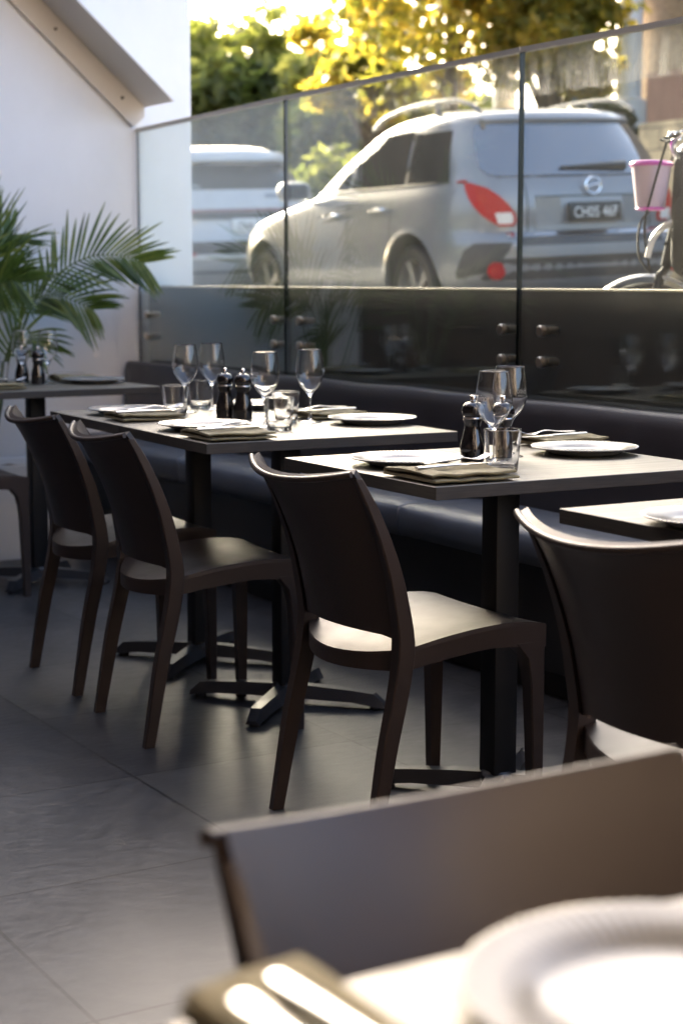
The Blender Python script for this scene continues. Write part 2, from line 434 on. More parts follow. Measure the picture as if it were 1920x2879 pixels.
def leaf_mat(name, c1, c2, c3, scale=0.8, trans=0.45, rough=0.45):
    m, nt, out = mat(name)
    g = N(nt, 'ShaderNodeNewGeometry')
    nz = N(nt, 'ShaderNodeTexNoise', inp={'Scale': scale, 'Detail': 5.0, 'Roughness': 0.7}); nt.links.new(g.outputs['Position'], nz.inputs['Vector'])
    rp = N(nt, 'ShaderNodeMath', operation='ADD'); rs = N(nt, 'ShaderNodeMath', operation='MULTIPLY_ADD')
    nt.links.new(g.outputs['Random Per Island'], rs.inputs[0]); rs.inputs[1].default_value = 0.3; rs.inputs[2].default_value = -0.15
    nt.links.new(nz.outputs['Fac'], rp.inputs[0]); nt.links.new(rs.outputs[0], rp.inputs[1])
    col = ramp(nt, rp.outputs[0], [(0.3, c1), (0.5, c2), (0.7, c3)])
    p = N(nt, 'ShaderNodeBsdfPrincipled', inp={'Roughness': rough}); nt.links.new(col, p.inputs['Base Color'])
    t = N(nt, 'ShaderNodeBsdfTranslucent')
    mxc = N(nt, 'ShaderNodeMix', data_type='RGBA', blend_type='MULTIPLY'); mxc.inputs[0].default_value = 1.0; mxc.inputs[7].default_value = (1.6, 1.5, 0.8, 1)
    nt.links.new(col, mxc.inputs[6]); nt.links.new(mxc.outputs[2], t.inputs[0])
    mx = N(nt, 'ShaderNodeMixShader'); mx.inputs[0].default_value = trans
    nt.links.new(p.outputs[0], mx.inputs[1]); nt.links.new(t.outputs[0], mx.inputs[2]); nt.links.new(mx.outputs[0], out.inputs[0])
    return m
M_palm = leaf_mat('palm_leaf', (0.034, 0.062, 0.016), (0.075, 0.125, 0.030), (0.16, 0.20, 0.055), 7.0, 0.4, 0.4)
M_leafgreen = leaf_mat('tree_leaf_green', (0.10, 0.13, 0.045), (0.17, 0.20, 0.075), (0.25, 0.26, 0.11), 0.5, 0.68)
M_leafyellow = leaf_mat('tree_leaf_yellow', (0.13, 0.15, 0.036), (0.24, 0.225, 0.05), (0.36, 0.27, 0.06), 0.6, 0.65)
M_hedge = leaf_mat('hedge_leaf', (0.022, 0.033, 0.012), (0.04, 0.055, 0.018), (0.07, 0.085, 0.026), 1.2, 0.3)
M_bark = principled('bark', (0.11, 0.085, 0.06), 0.85, var=0.4, scale=9, bump=0.6, bscale=30)

# ------------------------------------------------------------------ setting: floor, street
def sheet(name, x0, x1, y0, y1, zf, m, kind='structure', nx=2, ny=2):
    bm = bmesh.new()
    V = [[bm.verts.new((x0 + (x1 - x0) * i / (nx - 1), y0 + (y1 - y0) * j / (ny - 1), zf(x0 + (x1 - x0) * i / (nx - 1), y0 + (y1 - y0) * j / (ny - 1)))) for j in range(ny)] for i in range(nx)]
    for i in range(nx - 1):
        for j in range(ny - 1): bm.faces.new((V[i][j], V[i + 1][j], V[i + 1][j + 1], V[i][j + 1]))
    return tag(obj(name, bm, m, sm=False), kind=kind)

sheet('terrace_floor', -0.75, 3.29, -4.0, 7.23, lambda x, y: 0.0, M_floor)

M_asphalt = principled('asphalt', (0.055, 0.054, 0.052), 0.85, var=0.25, scale=20, bump=0.5, bscale=150)
M_paving = principled('concrete_paving', (0.30, 0.28, 0.25), 0.8, var=0.2, scale=5, bump=0.3, bscale=90)
M_kerb = principled('kerb_stone', (0.34, 0.32, 0.28), 0.8, var=0.2, scale=8)
M_earth = principled('distant_ground', (0.14, 0.15, 0.07), 0.95, var=0.4, scale=0.4)
road_z = lambda x, y: 0.764 + 0.045 * (x - 7.91)
sheet('footpath', 3.44, 6.3, -30.0, 60.0, lambda x, y: 0.74 + 0.015 * (x - 3.44), M_paving)
sheet('street', 6.44, 15.5, -30.0, 60.0, road_z, M_asphalt)
bm = bmesh.new(); add_box(bm, 6.305, 6.435, -30, 60, 0.5, 0.80, 0.02)
tag(obj('kerb', bm, M_kerb), kind='structure')
sheet('ground', -600.0, 600.0, -600.0, 600.0, lambda x, y: -0.15, M_earth)
bm = bmesh.new(); add_box(bm, 15.5, 120.0, -60, 140, -0.1, 1.25)
tag(obj('verge', bm, M_earth), kind='structure')
bm = bmesh.new(); add_box(bm, 3.55, 15.5, 60.02, 140, -0.1, 1.24)
tag(obj('hill_foot', bm, M_earth), kind='structure')

# ------------------------------------------------------------------ walls
XG = 3.25                                   # plane of the glass
YW = 7.23                                   # plane of the end wall
bm = bmesh.new(); add_box(bm, 2.06, 3.527, YW, YW + 0.32, -0.1, 4.0, 0.004)
tag(obj('rendered_wall', bm, M_wall), 'smooth white rendered end wall behind the palm, beside the glass', 'wall')
bm = bmesh.new(); add_box(bm, -3.0, 2.055, YW - 0.01, YW + 0.32, -0.1, 4.0)
tag(obj('brown_wall', bm, M_brownwall), 'dark brown wall mirrored in the lower glass beyond the white wall', 'wall')
# dark upstand behind the glass with its pale sill
up = thing('low_wall', 'dark low wall behind the bolted glass panels, topped by a pale stone edge', 'low wall', (3.30, 0, 0))
bm = bmesh.new(); add_box(bm, 0.0, 0.125, -4.0, YW - 0.003, -0.1, 1.1385); obj('wall_face', bm, M_dark, up)
bm = bmesh.new(); add_box(bm, -0.012, 0.14, -4.0, YW - 0.003, 1.139, 1.146, 0.002); obj('coping', bm, M_sill, up)

# restaurant behind the camera and its awning (both unseen; the overhead cover is added to cut sky light)
rb = thing('restaurant_building', 'dark brown restaurant front behind the terrace seating', 'building', (-0.75, 1.5, 0))
bm = bmesh.new(); add_box(bm, -0.3, 0.0, -5.5, 5.7, -0.1, 8.0); obj('wall', bm, M_brownwall, rb)
bm = bmesh.new(); add_box(bm, 0.005, 1.0, 0.705, 5.7, 2.75, 2.87, 0.01); add_box(bm, 0.005, 2.45, -1.7, 0.7, 2.5, 2.62, 0.01); obj('added_awning', bm, principled('added_soffit', (0.22, 0.17, 0.13), 0.8), rb)  # cover added out of view to dim the nearest table

bm = bmesh.new(); add_box(bm, -3.0, 3.29, -2.7, -2.4, -0.1, 6.0, 0.005)  # unseen wall added to bounce warm light onto the foreground chair
tag(obj('bounce_wall', bm, principled('bounce_cream_render', (0.27, 0.225, 0.185), 0.8, var=0.08, scale=2)), 'unseen cream wall added behind the camera to bounce warm light', 'wall')

bm = bmesh.new(); add_box(bm, -7.0, 6.3, 18.0, 19.0, -0.1, 11.0, 0.01)  # unseen block added to keep bright sky out of the car window reflections
tag(obj('reflection_block', bm, M_brownwall), 'unseen brown block added to darken the reflections in the side windows of the silver car', 'house')
# stair channel bolted to the end wall
ch = thing('steel_channel', 'sloping painted steel channel bolted across the white wall, top left', 'steel channel', (3.281, YW, 1.943))
def ch_pt(s, off, y):      # s metres up the slope from the tip, off below the upper line
    d = Vector((-0.746, 0, 0.666)); n = Vector((-0.666, 0, -0.746))
    p = d * s + n * off
    return Vector((p.x, y, p.z))
bm = bmesh.new()
L = 2.6
tip = [ch_pt(0, 0, 0), Vector((0.0, 0, -0.042)), Vector((-0.055, 0, -0.088)), ch_pt(L, 0.098, 0), ch_pt(L, 0, 0)]
r0 = [bm.verts.new(p + Vector((0, -0.003, 0))) for p in tip]; r1 = [bm.verts.new(p + Vector((0, -0.028, 0))) for p in tip]
bm.faces.new(r0); bm.faces.new(r1)
for k in range(5): bm.faces.new((r0[k], r0[(k + 1) % 5], r1[(k + 1) % 5], r1[k]))
obj('web', bm, M_steelwhite, ch, sm=False)
bm = bmesh.new()
secs = []
for s in (0.0, L):
    secs.append([ch_pt(s, -0.014, -0.001) if s else Vector((0.010, -0.001, 0.001)), ch_pt(s, -0.014, -0.325) if s else Vector((0.010, -0.325, 0.001)), ch_pt(s, 0.0, -0.325), ch_pt(s, 0.0, -0.001)])
add_loft(bm, secs)
obj('flange', bm, M_steelwhite, ch, sm=False)
for s in (0.085, 0.50, 0.92, 1.34):
    bm = bmesh.new()
    t = bmesh.new(); bmesh.ops.create_cone(t, cap_ends=True, segments=12, radius1=0.008, radius2=0.006, depth=0.012)
    p = ch_pt(s + 0.02, 0.045, -0.034)
    merge(bm, t, 0, Matrix.Translation(p) @ Matrix.Rotation(R(90), 4, 'X'))
    obj('bolt', bm, principled('bolt_grey', (0.10, 0.09, 0.08), 0.5) if 'bolt_grey' not in MATS else MATS['bolt_grey'], ch)

# ------------------------------------------------------------------ glass balustrade
panels = [(7.215, 5.848, 1.848, 1.870, 'narrow glass panel of the balustrade against the white end wall', (7.112, 5.921)),
          (5.835, 4.350, 1.870, 1.883, 'middle glass panel in front of the left half of the silver car', (5.713, 4.412)),
          (4.337, 2.85, 1.883, 1.880, 'water-streaked glass panel in front of the silver car tailgate', (4.209, 2.97)),
          (2.841, 1.35, 1.880, 1.880, 'last glass panel beyond the right picture edge', (2.72, 1.47))]
for (ya, yb, za, zb, lab, by) in panels[:3]:
    g = thing('glass_panel', lab, 'glass panel', (XG, (ya + yb) / 2, 0.56), 0, 'glass balustrade panels')
    yc = (ya + yb) / 2
    bm = bmesh.new()
    pts = [(-0.006, ya - yc, 0.0), (0.006, ya - yc, 0.0), (0.006, yb - yc, 0.0), (-0.006, yb - yc, 0.0)]
    tp = [(-0.006, ya - yc, za - 0.56 - 0.012), (0.006, ya - yc, za - 0.572), (0.006, yb - yc, zb - 0.572), (-0.006, yb - yc, zb - 0.572)]
    a = [bm.verts.new(p) for p in pts]; b = [bm.verts.new(p) for p in tp]
    bm.faces.new(a); bm.faces.new(b)
    for k in range(4):
        f = bm.faces.new((a[k], a[(k + 1) % 4], b[(k + 1) % 4], b[k]))
        if k in (0, 2): f.material_index = 1
    obj('pane', bm, [M_pane, M_paneedge], g, sm=False)
    bm = bmesh.new()
    sec = lambda y, z: [(-0.010, y, z - 0.016), (-0.010, y, z), (0.010, y, z), (0.010, y, z - 0.016), (0.0068, y, z - 0.016), (0.0068, y, z - 0.0115), (-0.0068, y, z - 0.0115), (-0.0068, y, z - 0.016)]
    add_loft(bm, [sec(ya - yc + 0.004, za - 0.56), sec(yb - yc - 0.004, zb - 0.56)])
    obj('top_rail', bm, M_rail, g, sm=False)
    for y in by:
        for z in (1.018, 0.922):
            bm = bmesh.new()
            add_lathe(bm, [(0, 0.0), (0.014, 0.0), (0.018, 0.003), (0.018, 0.016)], 20)
            add_lathe(bm, [(0.018, 0.016), (0.016, 0.018), (0.0, 0.018)], 20)
            t = bmesh.new(); merge(t, bm.copy()); bm.free(); bm = bmesh.new()
            merge(bm, t, 0, Matrix.Translation((-0.024, y - yc, z - 0.56)) @ Matrix.Rotation(R(90), 4, 'Y'))
            add_tube(bm, [(0.0065, y - yc, z - 0.56), (0.049, y - yc, z - 0.56)], 0.012, 12)
            obj('standoff', bm, M_standoff, g)

# ------------------------------------------------------------------ banquette
bq = thing('banquette', 'long charcoal vinyl banquette bench along the dark wall under the glass', 'bench', (3.0, 4.0, 0))
def puff_box(bm, x0, x1, y0, y1, z0, z1, rad=0.03, puff=0.010, n=(10, 24, 6), seed=0):
    """upholstered block: rounded, slightly crowned, with soft wrinkles"""
    t = bmesh.new()
    nx, ny, nz = n
    bmesh.ops.create_cube(t, size=2.0)
    bmesh.ops.subdivide_edges(t, edges=[e for e in t.edges if abs((e.verts[0].co - e.verts[1].co).x) > 1], cuts=nx - 1, use_grid_fill=True)
    bmesh.ops.subdivide_edges(t, edges=[e for e in t.edges if abs((e.verts[0].co - e.verts[1].co).y) > 1], cuts=ny - 1, use_grid_fill=True)
    bmesh.ops.subdivide_edges(t, edges=[e for e in t.edges if abs((e.verts[0].co - e.verts[1].co).z) > 1], cuts=nz - 1, use_grid_fill=True)
    hx, hy, hz = (x1 - x0) / 2, (y1 - y0) / 2, (z1 - z0) / 2
    for v in t.verts:
        q = Vector((v.co.x * hx, v.co.y * hy, v.co.z * hz))
        inner = Vector((max(-hx + rad, min(hx - rad, q.x)), max(-hy + rad * .4, min(hy - rad * .4, q.y)), max(-hz + rad, min(hz - rad, q.z))))
        d = q - inner
        if d.length > 1e-9: d = d.normalized() * rad
        p = inner + d
        cx_, cy_ = 1 - v.co.x ** 2, 1 - v.co.y ** 6
        if v.co.z > 0.6: p.z += puff * cx_ * cy_
        if v.co.x < -0.6: p.x -= puff * 0.6 * (1 - v.co.z ** 2) * cy_
        w = noise.noise(Vector((p.x * 5 + seed, p.y * 3.2, p.z * 6))) * 0.004
        p += Vector((w * 0.5, 0, w))
        v.co = p + Vector(((x0 + x1) / 2, (y0 + y1) / 2, (z0 + z1) / 2))
    merge(bm, t)
edges_y = [7.20, 6.02, 4.43, 2.85, 1.25, -0.3]
for i, (a, b) in enumerate(zip(edges_y[:-1], edges_y[1:])):
    bm = bmesh.new(); puff_box(bm, -0.145, 0.17, b - 4 + 0.003, a - 4 - 0.003, 0.375, 0.485, 0.032, 0.010, (8, 40, 5), i * 7.3)
    obj('seat_cushion', bm, M_leather, bq)
bm = bmesh.new(); puff_box(bm, 0.155, 0.225, -4.3, 3.19, 0.46, 0.808, 0.028, 0.004, (4, 90, 8), 3.0)
obj('backrest', bm, M_backrest, bq)
bm = bmesh.new(); add_box(bm, -0.085, 0.235, -4.3, 3.19, 0.08, 0.373, 0.004); add_box(bm, -0.04, 0.235, -4.3, 3.19, 0.0, 0.079)
obj('plinth', bm, M_dark, bq)

# ------------------------------------------------------------------ chair
CW = 0.205
def post_c(z): return smooth_table([(0, -0.208), (0.2, -0.172), (0.42, -0.128), (0.54, -0.143), (0.635, -0.170), (0.73, -0.211), (0.808, -0.256)], z)
def post_d(z): return lerp_table([(0, 0.028), (0.2, 0.036), (0.42, 0.040), (0.54, 0.035), (0.635, 0.030), (0.73, 0.025), (0.808, 0.017)], z)
def seat_z(x): return smooth_table([(-0.20, 0.420), (-0.13, 0.429), (-0.025, 0.447), (0.095, 0.459), (0.18, 0.457), (0.232, 0.447)], x)
def apron_z(x): return smooth_table([(-0.20, 0.374), (-0.13, 0.384), (-0.01, 0.401), (0.095, 0.409), (0.232, 0.398)], x)
def make_chair(name, label):
    t = thing(name, label, 'chair', (0, 0, 0), 0, 'brown plastic chairs on the terrace')
    # seat: grid in (along, across); rear edge bulges backwards
    bm = bmesh.new()
    NI, NJ = 18, 14
    grid = []
    for i in range(NI + 1):
        row = []
        a = i / NI
        for j in range(NJ + 1):
            q = -1 + 2 * j / NJ
            xr = -0.118 - 0.074 * (1 - q * q)
            xf = 0.224 + 0.010 * (1 - q * q)
            x = xr + (xf - xr) * a
            hw = CW - 0.004 + 0.008 * a
            z = seat_z(x) - 0.020 * (1 - abs(q) ** 2.2) * (0.35 + 0.65 * math.sin(PI * min(1, a * 0.85 + 0.15)))
            row.append(Vector((x, q * hw, z)))
        grid.append(row)
    add_sheet(bm, grid, 0.010)
    # aprons: side, rear, front skirts hanging under the rim
    def skirt(line, depth_f):
        secs = []
        n = len(line)
        for k, p in enumerate(line):
            tg = (line[min(k + 1, n - 1)] - line[max(k - 1, 0)]); tg.z = 0; tg.normalize()
            nn = Vector((tg.y, -tg.x, 0))
            zb = depth_f(p)
            secs.append([p + nn * 0.0008 + Vector((0, 0, -0.0035)), p - nn * 0.009 + Vector((0, 0, -0.0035)), Vector((p.x, p.y, zb)) - nn * 0.009, Vector((p.x, p.y, zb)) + nn * 0.0008])
        add_loft(bm, secs)
    for s in (0, NJ):
        line = [grid[i][s] for i in range(NI + 1)]
        if s == NJ: line = line[::-1]
        skirt(line, lambda p: apron_z(p.x))
    skirt([grid[0][j] for j in range(NJ, -1, -1)], lambda p: apron_z(p.x) - 0.002)
    skirt([grid[NI][j] for j in range(NJ + 1)], lambda p: 0.418)
    obj('seat', bm, M_chair, t, angle=R(50))
    # backrest shell
    bm = bmesh.new()
    NI, NJ = 16, 18
    grid = []
    for i in range(NI + 1):
        a = i / NI
        row = []
        for j in range(NJ + 1):
            q = -1 + 2 * j / NJ
            c = 1 - q * q
            ztop = 0.797 - 0.023 * c
            zbot = 0.452 + 0.020 * max(0, (abs(q) - 0.86) / 0.14) * -1 + 0.006 * c
            z = zbot + (ztop - zbot) * a
            b = 0.050 + 0.018 * a
            row.append(Vector((post_c(z) - post_d(z) * 0.1 - b * c - (0.004 if i == NI else 0), q * (CW - 0.010 + 0.006 * a + 0.0075 * max(0.0, min(1.0, (a - 0.70) / 0.24)) ** 2), z)))
        grid.append(row)
    add_sheet(bm, grid, lambda i, j: 0.009 + 0.006 * max(0, (i - 12) / 4) ** 1.5)
    lipline = [p + Vector((-0.0055, 0, -0.001)) for p in grid[NI]]
    add_tube(bm, lipline, 0.0066, 12)
    obj('backrest', bm, M_chair, t, angle=R(50))
    # rear legs run up to the top of the back
    for s in (-1, 1):
        bm = bmesh.new(); secs = []
        for k in range(31):
            z = 0.786 * k / 30
            c, d = post_c(z), post_d(z)
            wd = lerp_table([(0, 0.024), (0.25, 0.030), (0.45, 0.034), (0.60, 0.026), (0.808, 0.012)], z)
            yo = s * (CW + 0.004 * (1 - z / 0.808) + 0.0035); yi = yo - s * wd
            e = 0.003
            secs.append([(c - d / 2, yi + s * e, z), (c - d / 2, yo - s * e, z), (c - d / 2 + e, yo, z), (c + d / 2 - e, yo, z), (c + d / 2, yo - s * e, z), (c + d / 2, yi + s * e, z)])
        add_loft(bm, secs)
        obj('leg', bm, M_chair, t, angle=R(40))
    for s in (-1, 1):
        bm = bmesh.new(); secs = []
        for k in range(13):
            z = 0.412 * k / 12
            fx = 0.222 + 0.002 * math.sin(z * 7); d = lerp_table([(0, 0.024), (0.33, 0.036), (0.39, 0.048), (0.412, 0.075)], z)
            wd = lerp_table([(0, 0.024), (0.33, 0.034), (0.412, 0.045)], z)
            yo = s * (CW + 0.0045); yi = yo - s * wd; e = 0.003
            secs.append([(fx - d, yi, z), (fx - d, yo - s * e, z), (fx - d + e, yo, z), (fx - e, yo, z), (fx, yo - s * e, z), (fx, yi, z)])
        add_loft(bm, secs)
        obj('leg', bm, M_chair, t, angle=R(40))
    return t
ch3 = make_chair('dining_chair', 'brown plastic chair in mid picture, pushed under the middle table')
ch3.location = (1.985, 3.05, 0)
CG = 'brown plastic chairs on the terrace'
dup(ch3, (1.967, 4.04, 0), R(-5.0), 'second brown chair from the left, its dark glossy seat under the long table', CG)
dup(ch3, (2.017, 4.655, 0), R(-3.2), 'leftmost of the three brown chairs in full view, at the long table', CG)
dup(ch3, (2.02, 6.20, 0), R(-2.0), 'chair at the far left table by the palm, cut by the left edge', CG)
dup(ch3, (1.938, 2.03, 0), R(0.5), 'brown chair cut by the right edge, its dark back topped by a pale rim', CG)
dup(ch3, (0.705, 0.752, 0), R(-91.0), 'blurred brown chair back in the foreground facing the nearest table', CG)

# ------------------------------------------------------------------ tables
TZ = 0.77
def make_table(name, label, lx, ly):
    t = thing(name, label, 'table', (0, 0, 0), 0, 'dark oak pedestal tables')
    bm = bmesh.new(); add_box(bm, -lx / 2, lx / 2, -ly / 2, ly / 2, TZ - 0.027, TZ, 0.0012, 1)
    bm.normal_update()
    for f in bm.faces:
        if f.calc_center_median().z < TZ - 0.0009: f.material_index = 1
    obj('tabletop', bm, [M_table, M_edge], t)
    bm = bmesh.new(); add_box(bm, -0.031, 0.031, -0.031, 0.031, 0.045, TZ - 0.0275, 0.004); add_box(bm, -0.16, 0.16, -0.05, 0.05, TZ - 0.038, TZ - 0.0272); obj('pole', bm, M_black, t)
    bm = bmesh.new()
    for k in range(4):
        a = R(45) + k * R(90)
        d = Vector((math.cos(a), math.sin(a), 0)); n = Vector((-d.y, d.x, 0))
        secs = []
        for (s, hw, z0, z1) in ((0.02, 0.030, 0.022, 0.058), (0.09, 0.028, 0.021, 0.056), (0.20, 0.025, 0.019, 0.050), (0.255, 0.023, 0.012, 0.045), (0.285, 0.019, 0.0075, 0.018)):
            secs.append([d * s + n * hw + Vector((0, 0, z0)), d * s + n * hw * 0.62 + Vector((0, 0, z1)), d * s - n * hw * 0.62 + Vector((0, 0, z1)), d * s - n * hw + Vector((0, 0, z0))])
        add_loft(bm, secs)
        p = d * 0.258
        add_lathe(bm, [(0, 0.0), (0.016, 0.0), (0.017, 0.012), (0.0, 0.0125)], 12, (p.x, p.y, 0))
    add_lathe(bm, [(0.0, 0.024), (0.042, 0.024), (0.042, 0.052), (0.034, 0.062), (0, 0.062)], 24)
    obj('base', bm, M_base, t, angle=R(30))
    return t
TG = 'dark oak pedestal tables'
t2 = make_table('pedestal_table', 'middle table with two black mills, two wine glasses and one tumbler in focus', 0.76, 0.645)
t2.location = (2.262, 3.08, 0); t2.rotation_euler.z = R(-1.5)
tt = make_table('pedestal_table', 'nearer half of the long pushed-together table, two wine glasses on it', 0.735, 0.602)
tt.location = (2.268, 4.085, 0); tt.rotation_euler.z = R(-2.8)
dup(tt, (2.298, 4.690, 0), R(-2.8), 'farther half of the long pushed-together table, plates at its left end', TG)
dup(t2, (2.262, 2.066, 0), R(-0.8), 'table cut by the right edge behind the dark chair back', TG)
dup(t2, (2.378, 6.275, 0), R(1.0), 'far left table in front of the palm and white wall', TG)
dup(t2, (0.700, 0.436, 0), R(90.5), 'nearest table, cut by the bottom edge, out of focus', TG)

# ------------------------------------------------------------------ plates
def make_plate(label, loc, rz):
    bm = bmesh.new()
    RIBS = 84
    prof = [(0, 0.006), (0.055, 0.006), (0.078, 0.0065), (0.084, 0.009), (0.092, 0.0135), (0.105, 0.0165), (0.116, 0.0185), (0.1215, 0.0198), (0.1245, 0.0200), (0.1255, 0.0190), (0.1245, 0.0172),
            (0.115, 0.0148), (0.10, 0.0115), (0.09, 0.0065), (0.085, 0.003), (0.078, 0.002), (0.074, 0.0), (0.071, 0.0), (0.069, 0.002), (0.0, 0.002)]
    def mod(r, z, a):
        if r > 0.1165: k = math.cos(a * RIBS); return (r * (1 + 0.0036 * k), z + 0.0007 * k)
        if r > 0.091 and z > 0.0125: return (r, z + 0.00028 * math.cos(a * RIBS))
        return (r, z)
    add_lathe(bm, prof, 360, mod=mod)
    o = obj('dinner_plate', bm, M_porcelain, angle=R(60), loc=loc, rz=rz)
    return tag(o, label, 'plate', 'white ribbed dinner plates')
p0 = make_plate('white ribbed plate on the chair side of the middle table, left of the mills', (2.045, 3.135, TZ), 0)
def plate(loc, label, sc=1.0):
    o = p0.copy(); C.objects.link(o); o.location = (*loc, TZ); o.rotation_euler.z = random.random(); o['label'] = label
    return o
random.seed(4)
plate((2.535, 3.125), 'white ribbed plate on the bench side of the middle table')
plate((2.105, 4.765), 'white plate at the left end of the long table, farthest on its chair side')
plate((2.060, 4.168), 'white plate on the chair side of the long table, below the paired mills')
plate((2.560, 4.103), 'white plate at the right corner of the long table beside the dark bench')
plate((2.550, 4.775), 'white plate half hidden behind the paired mills on the long table')
plate((1.975, 2.085), 'white plate cut by the right edge on the table there')
plate((2.46, 2.10), 'white plate seen only mirrored in the dark glass at the right edge')
plate((2.622, 6.275), 'white plate on the far left table by the white wall')
plate((0.626, 0.676), 'large blurred ribbed plate in the bottom right foreground')

# ------------------------------------------------------------------ wine glasses, tumblers
GPROF_OUT = [(0, 0.0), (0.030, 0.0), (0.0335, 0.0012), (0.0335, 0.002), (0.028, 0.0032), (0.012, 0.0065), (0.006, 0.011), (0.0040, 0.020), (0.0036, 0.045), (0.0040, 0.068), (0.0065, 0.079), (0.014, 0.090), (0.026, 0.104), (0.0350, 0.120), (0.0395, 0.136), (0.0405, 0.146), (0.0400, 0.158), (0.0375, 0.178), (0.0345, 0.196), (0.0325, 0.2085)]
GPROF_IN = [(0.0320, 0.2090), (0.0315, 0.2085), (0.0334, 0.196), (0.0364, 0.178), (0.0388, 0.158), (0.0393, 0.146), (0.0383, 0.136), (0.0337, 0.120), (0.0245, 0.1052), (0.0125, 0.0925), (0.005, 0.0865), (0.0, 0.0855)]
def bowl_r(z): return lerp_table([(b, a) for a, b in GPROF_OUT if b > 0.08], z)
def refine(prof, n):
    """densify a lathe profile with Catmull-Rom"""
    out = []
    for i in range(len(prof) - 1):
        p0 = prof[max(i - 1, 0)]; p1 = prof[i]; p2 = prof[i + 1]; p3 = prof[min(i + 2, len(prof) - 1)]
        for k in range(n):
            t = k / n
            f = lambda a, b, c, d: 0.5 * ((2 * b) + (-a + c) * t + (2 * a - 5 * b + 4 * c - d) * t * t + (-a + 3 * b - 3 * c + d) * t ** 3)
            out.append((max(0.0, f(p0[0], p1[0], p2[0], p3[0])), f(p0[1], p1[1], p2[1], p3[1])))
    out.append(prof[-1])
    return out
def text_mesh(txt, size, sx=1.0):
    cu = bpy.data.curves.new('lettering', 'FONT'); cu.body = txt; cu.size = size; cu.align_x = 'CENTER'; cu.resolution_u = 3
    o = bpy.data.objects.new('lettering', cu); C.objects.link(o)
    bpy.context.view_layer.update()
    me = o.evaluated_get(bpy.context.evaluated_depsgraph_get()).to_mesh()
    vs = [Vector((v.co.x * sx, v.co.y, 0)) for v in me.vertices]; fs = [tuple(p.vertices) for p in me.polygons]
    bpy.data.objects.remove(o); bpy.data.curves.remove(cu)
    return vs, fs
def make_wine(label, loc, rz):
    t = thing('wine_glass', label, 'wine glass', loc, rz, 'stemmed wine glasses')
    bm = bmesh.new()
    foot = GPROF_OUT[:6]
    add_lathe(bm, foot[:5] + refine(GPROF_OUT[5:], 3)[0:] + GPROF_IN[:1] + refine(GPROF_IN[1:], 3), 64)
    obj('bowl', bm, M_glass, t, angle=R(80))
    bm = bmesh.new()
    for txt, size, sx, z0 in (('divino', 0.0215, 0.62, 0.1435), ('OSTERIA', 0.0068, 0.95, 0.1362)):
        vs, fs = text_mesh(txt, size, sx)
        vv = []
        for v in vs:
            z = z0 + v.y; r = bowl_r(z) + 0.0003; a = v.x / r
            vv.append(bm.verts.new((r * math.cos(a), r * math.sin(a), z)))
        for f in fs:
            try: bm.faces.new([vv[i] for i in f])
            except ValueError: pass
    obj('logo', bm, M_logo, t, sm=False)
    return t
# rz: direction the print faces.  The viewer stands towards (-0.52,-0.86).
FR = math.atan2(-0.86, -0.52)
wine0 = make_wine('wine glass of the middle table, nearest, standing behind the tumbler', (2.197, 3.022, TZ), FR - R(50))
WG = 'stemmed wine glasses'
dup(wine0, (2.345, 3.165, TZ), FR + R(128), 'rear wine glass of the middle table with mirrored lettering', WG)
dup(wine0, (2.280, 4.735, TZ), FR - R(62), 'leftmost wine glass on the long table', WG)
dup(wine0, (2.400, 4.795, TZ), FR + R(115), 'second wine glass from the left, behind the first, on the long table', WG)
dup(wine0, (2.240, 4.150, TZ), FR - R(45), 'lettered wine glass just right of the paired mills on the long table', WG)
dup(wine0, (2.420, 4.215, TZ), FR + R(96), 'rightmost wine glass on the long table, near the bench', WG)
dup(wine0, (2.362, 6.36, TZ), FR + R(60), 'blurred wine glass right of the mills on the far left table', WG)
dup(wine0, (2.455, 6.33, TZ), FR + R(150), 'blurred wine glass nearest the plate on the far left table', WG)

def make_tumbler(label, loc):
    bm = bmesh.new()
    prof = [(0, 0.0), (0.029, 0.0), (0.0325, 0.002), (0.0335, 0.006), (0.0355, 0.03), (0.0380, 0.06), (0.0405, 0.089), (0.0405, 0.0905), (0.0398, 0.0912), (0.0389, 0.0905), (0.0388, 0.089), (0.0362, 0.06), (0.0337, 0.03), (0.0315, 0.013), (0.028, 0.0095), (0, 0.0088)]
    add_lathe(bm, prof, 64)
    o = obj('water_tumbler', bm, M_glass, angle=R(80), loc=(*loc, TZ))
    return tag(o, label, 'tumbler', 'water tumblers')
tum0 = make_tumbler('clear tumbler at the front of the middle table', (2.150, 2.925))
def tumbler(loc, label):
    o = tum0.copy(); C.objects.link(o); o.location = (*loc, TZ); o['label'] = label
tumbler((2.222, 4.035), 'clear tumbler in front of the lettered wine glass on the long table')
tumbler((2.352, 4.235), 'clear tumbler between the two right-hand wine glasses on the long table')
tumbler((2.205, 4.650), 'clear tumbler left of the wine glasses, behind a fork, on the long table')
tumbler((2.26, 6.35), 'blurred tumbler at the left edge on the far left table')
tumbler((2.392, 4.86), 'tumbler mostly hidden behind the paired mills on the long table')

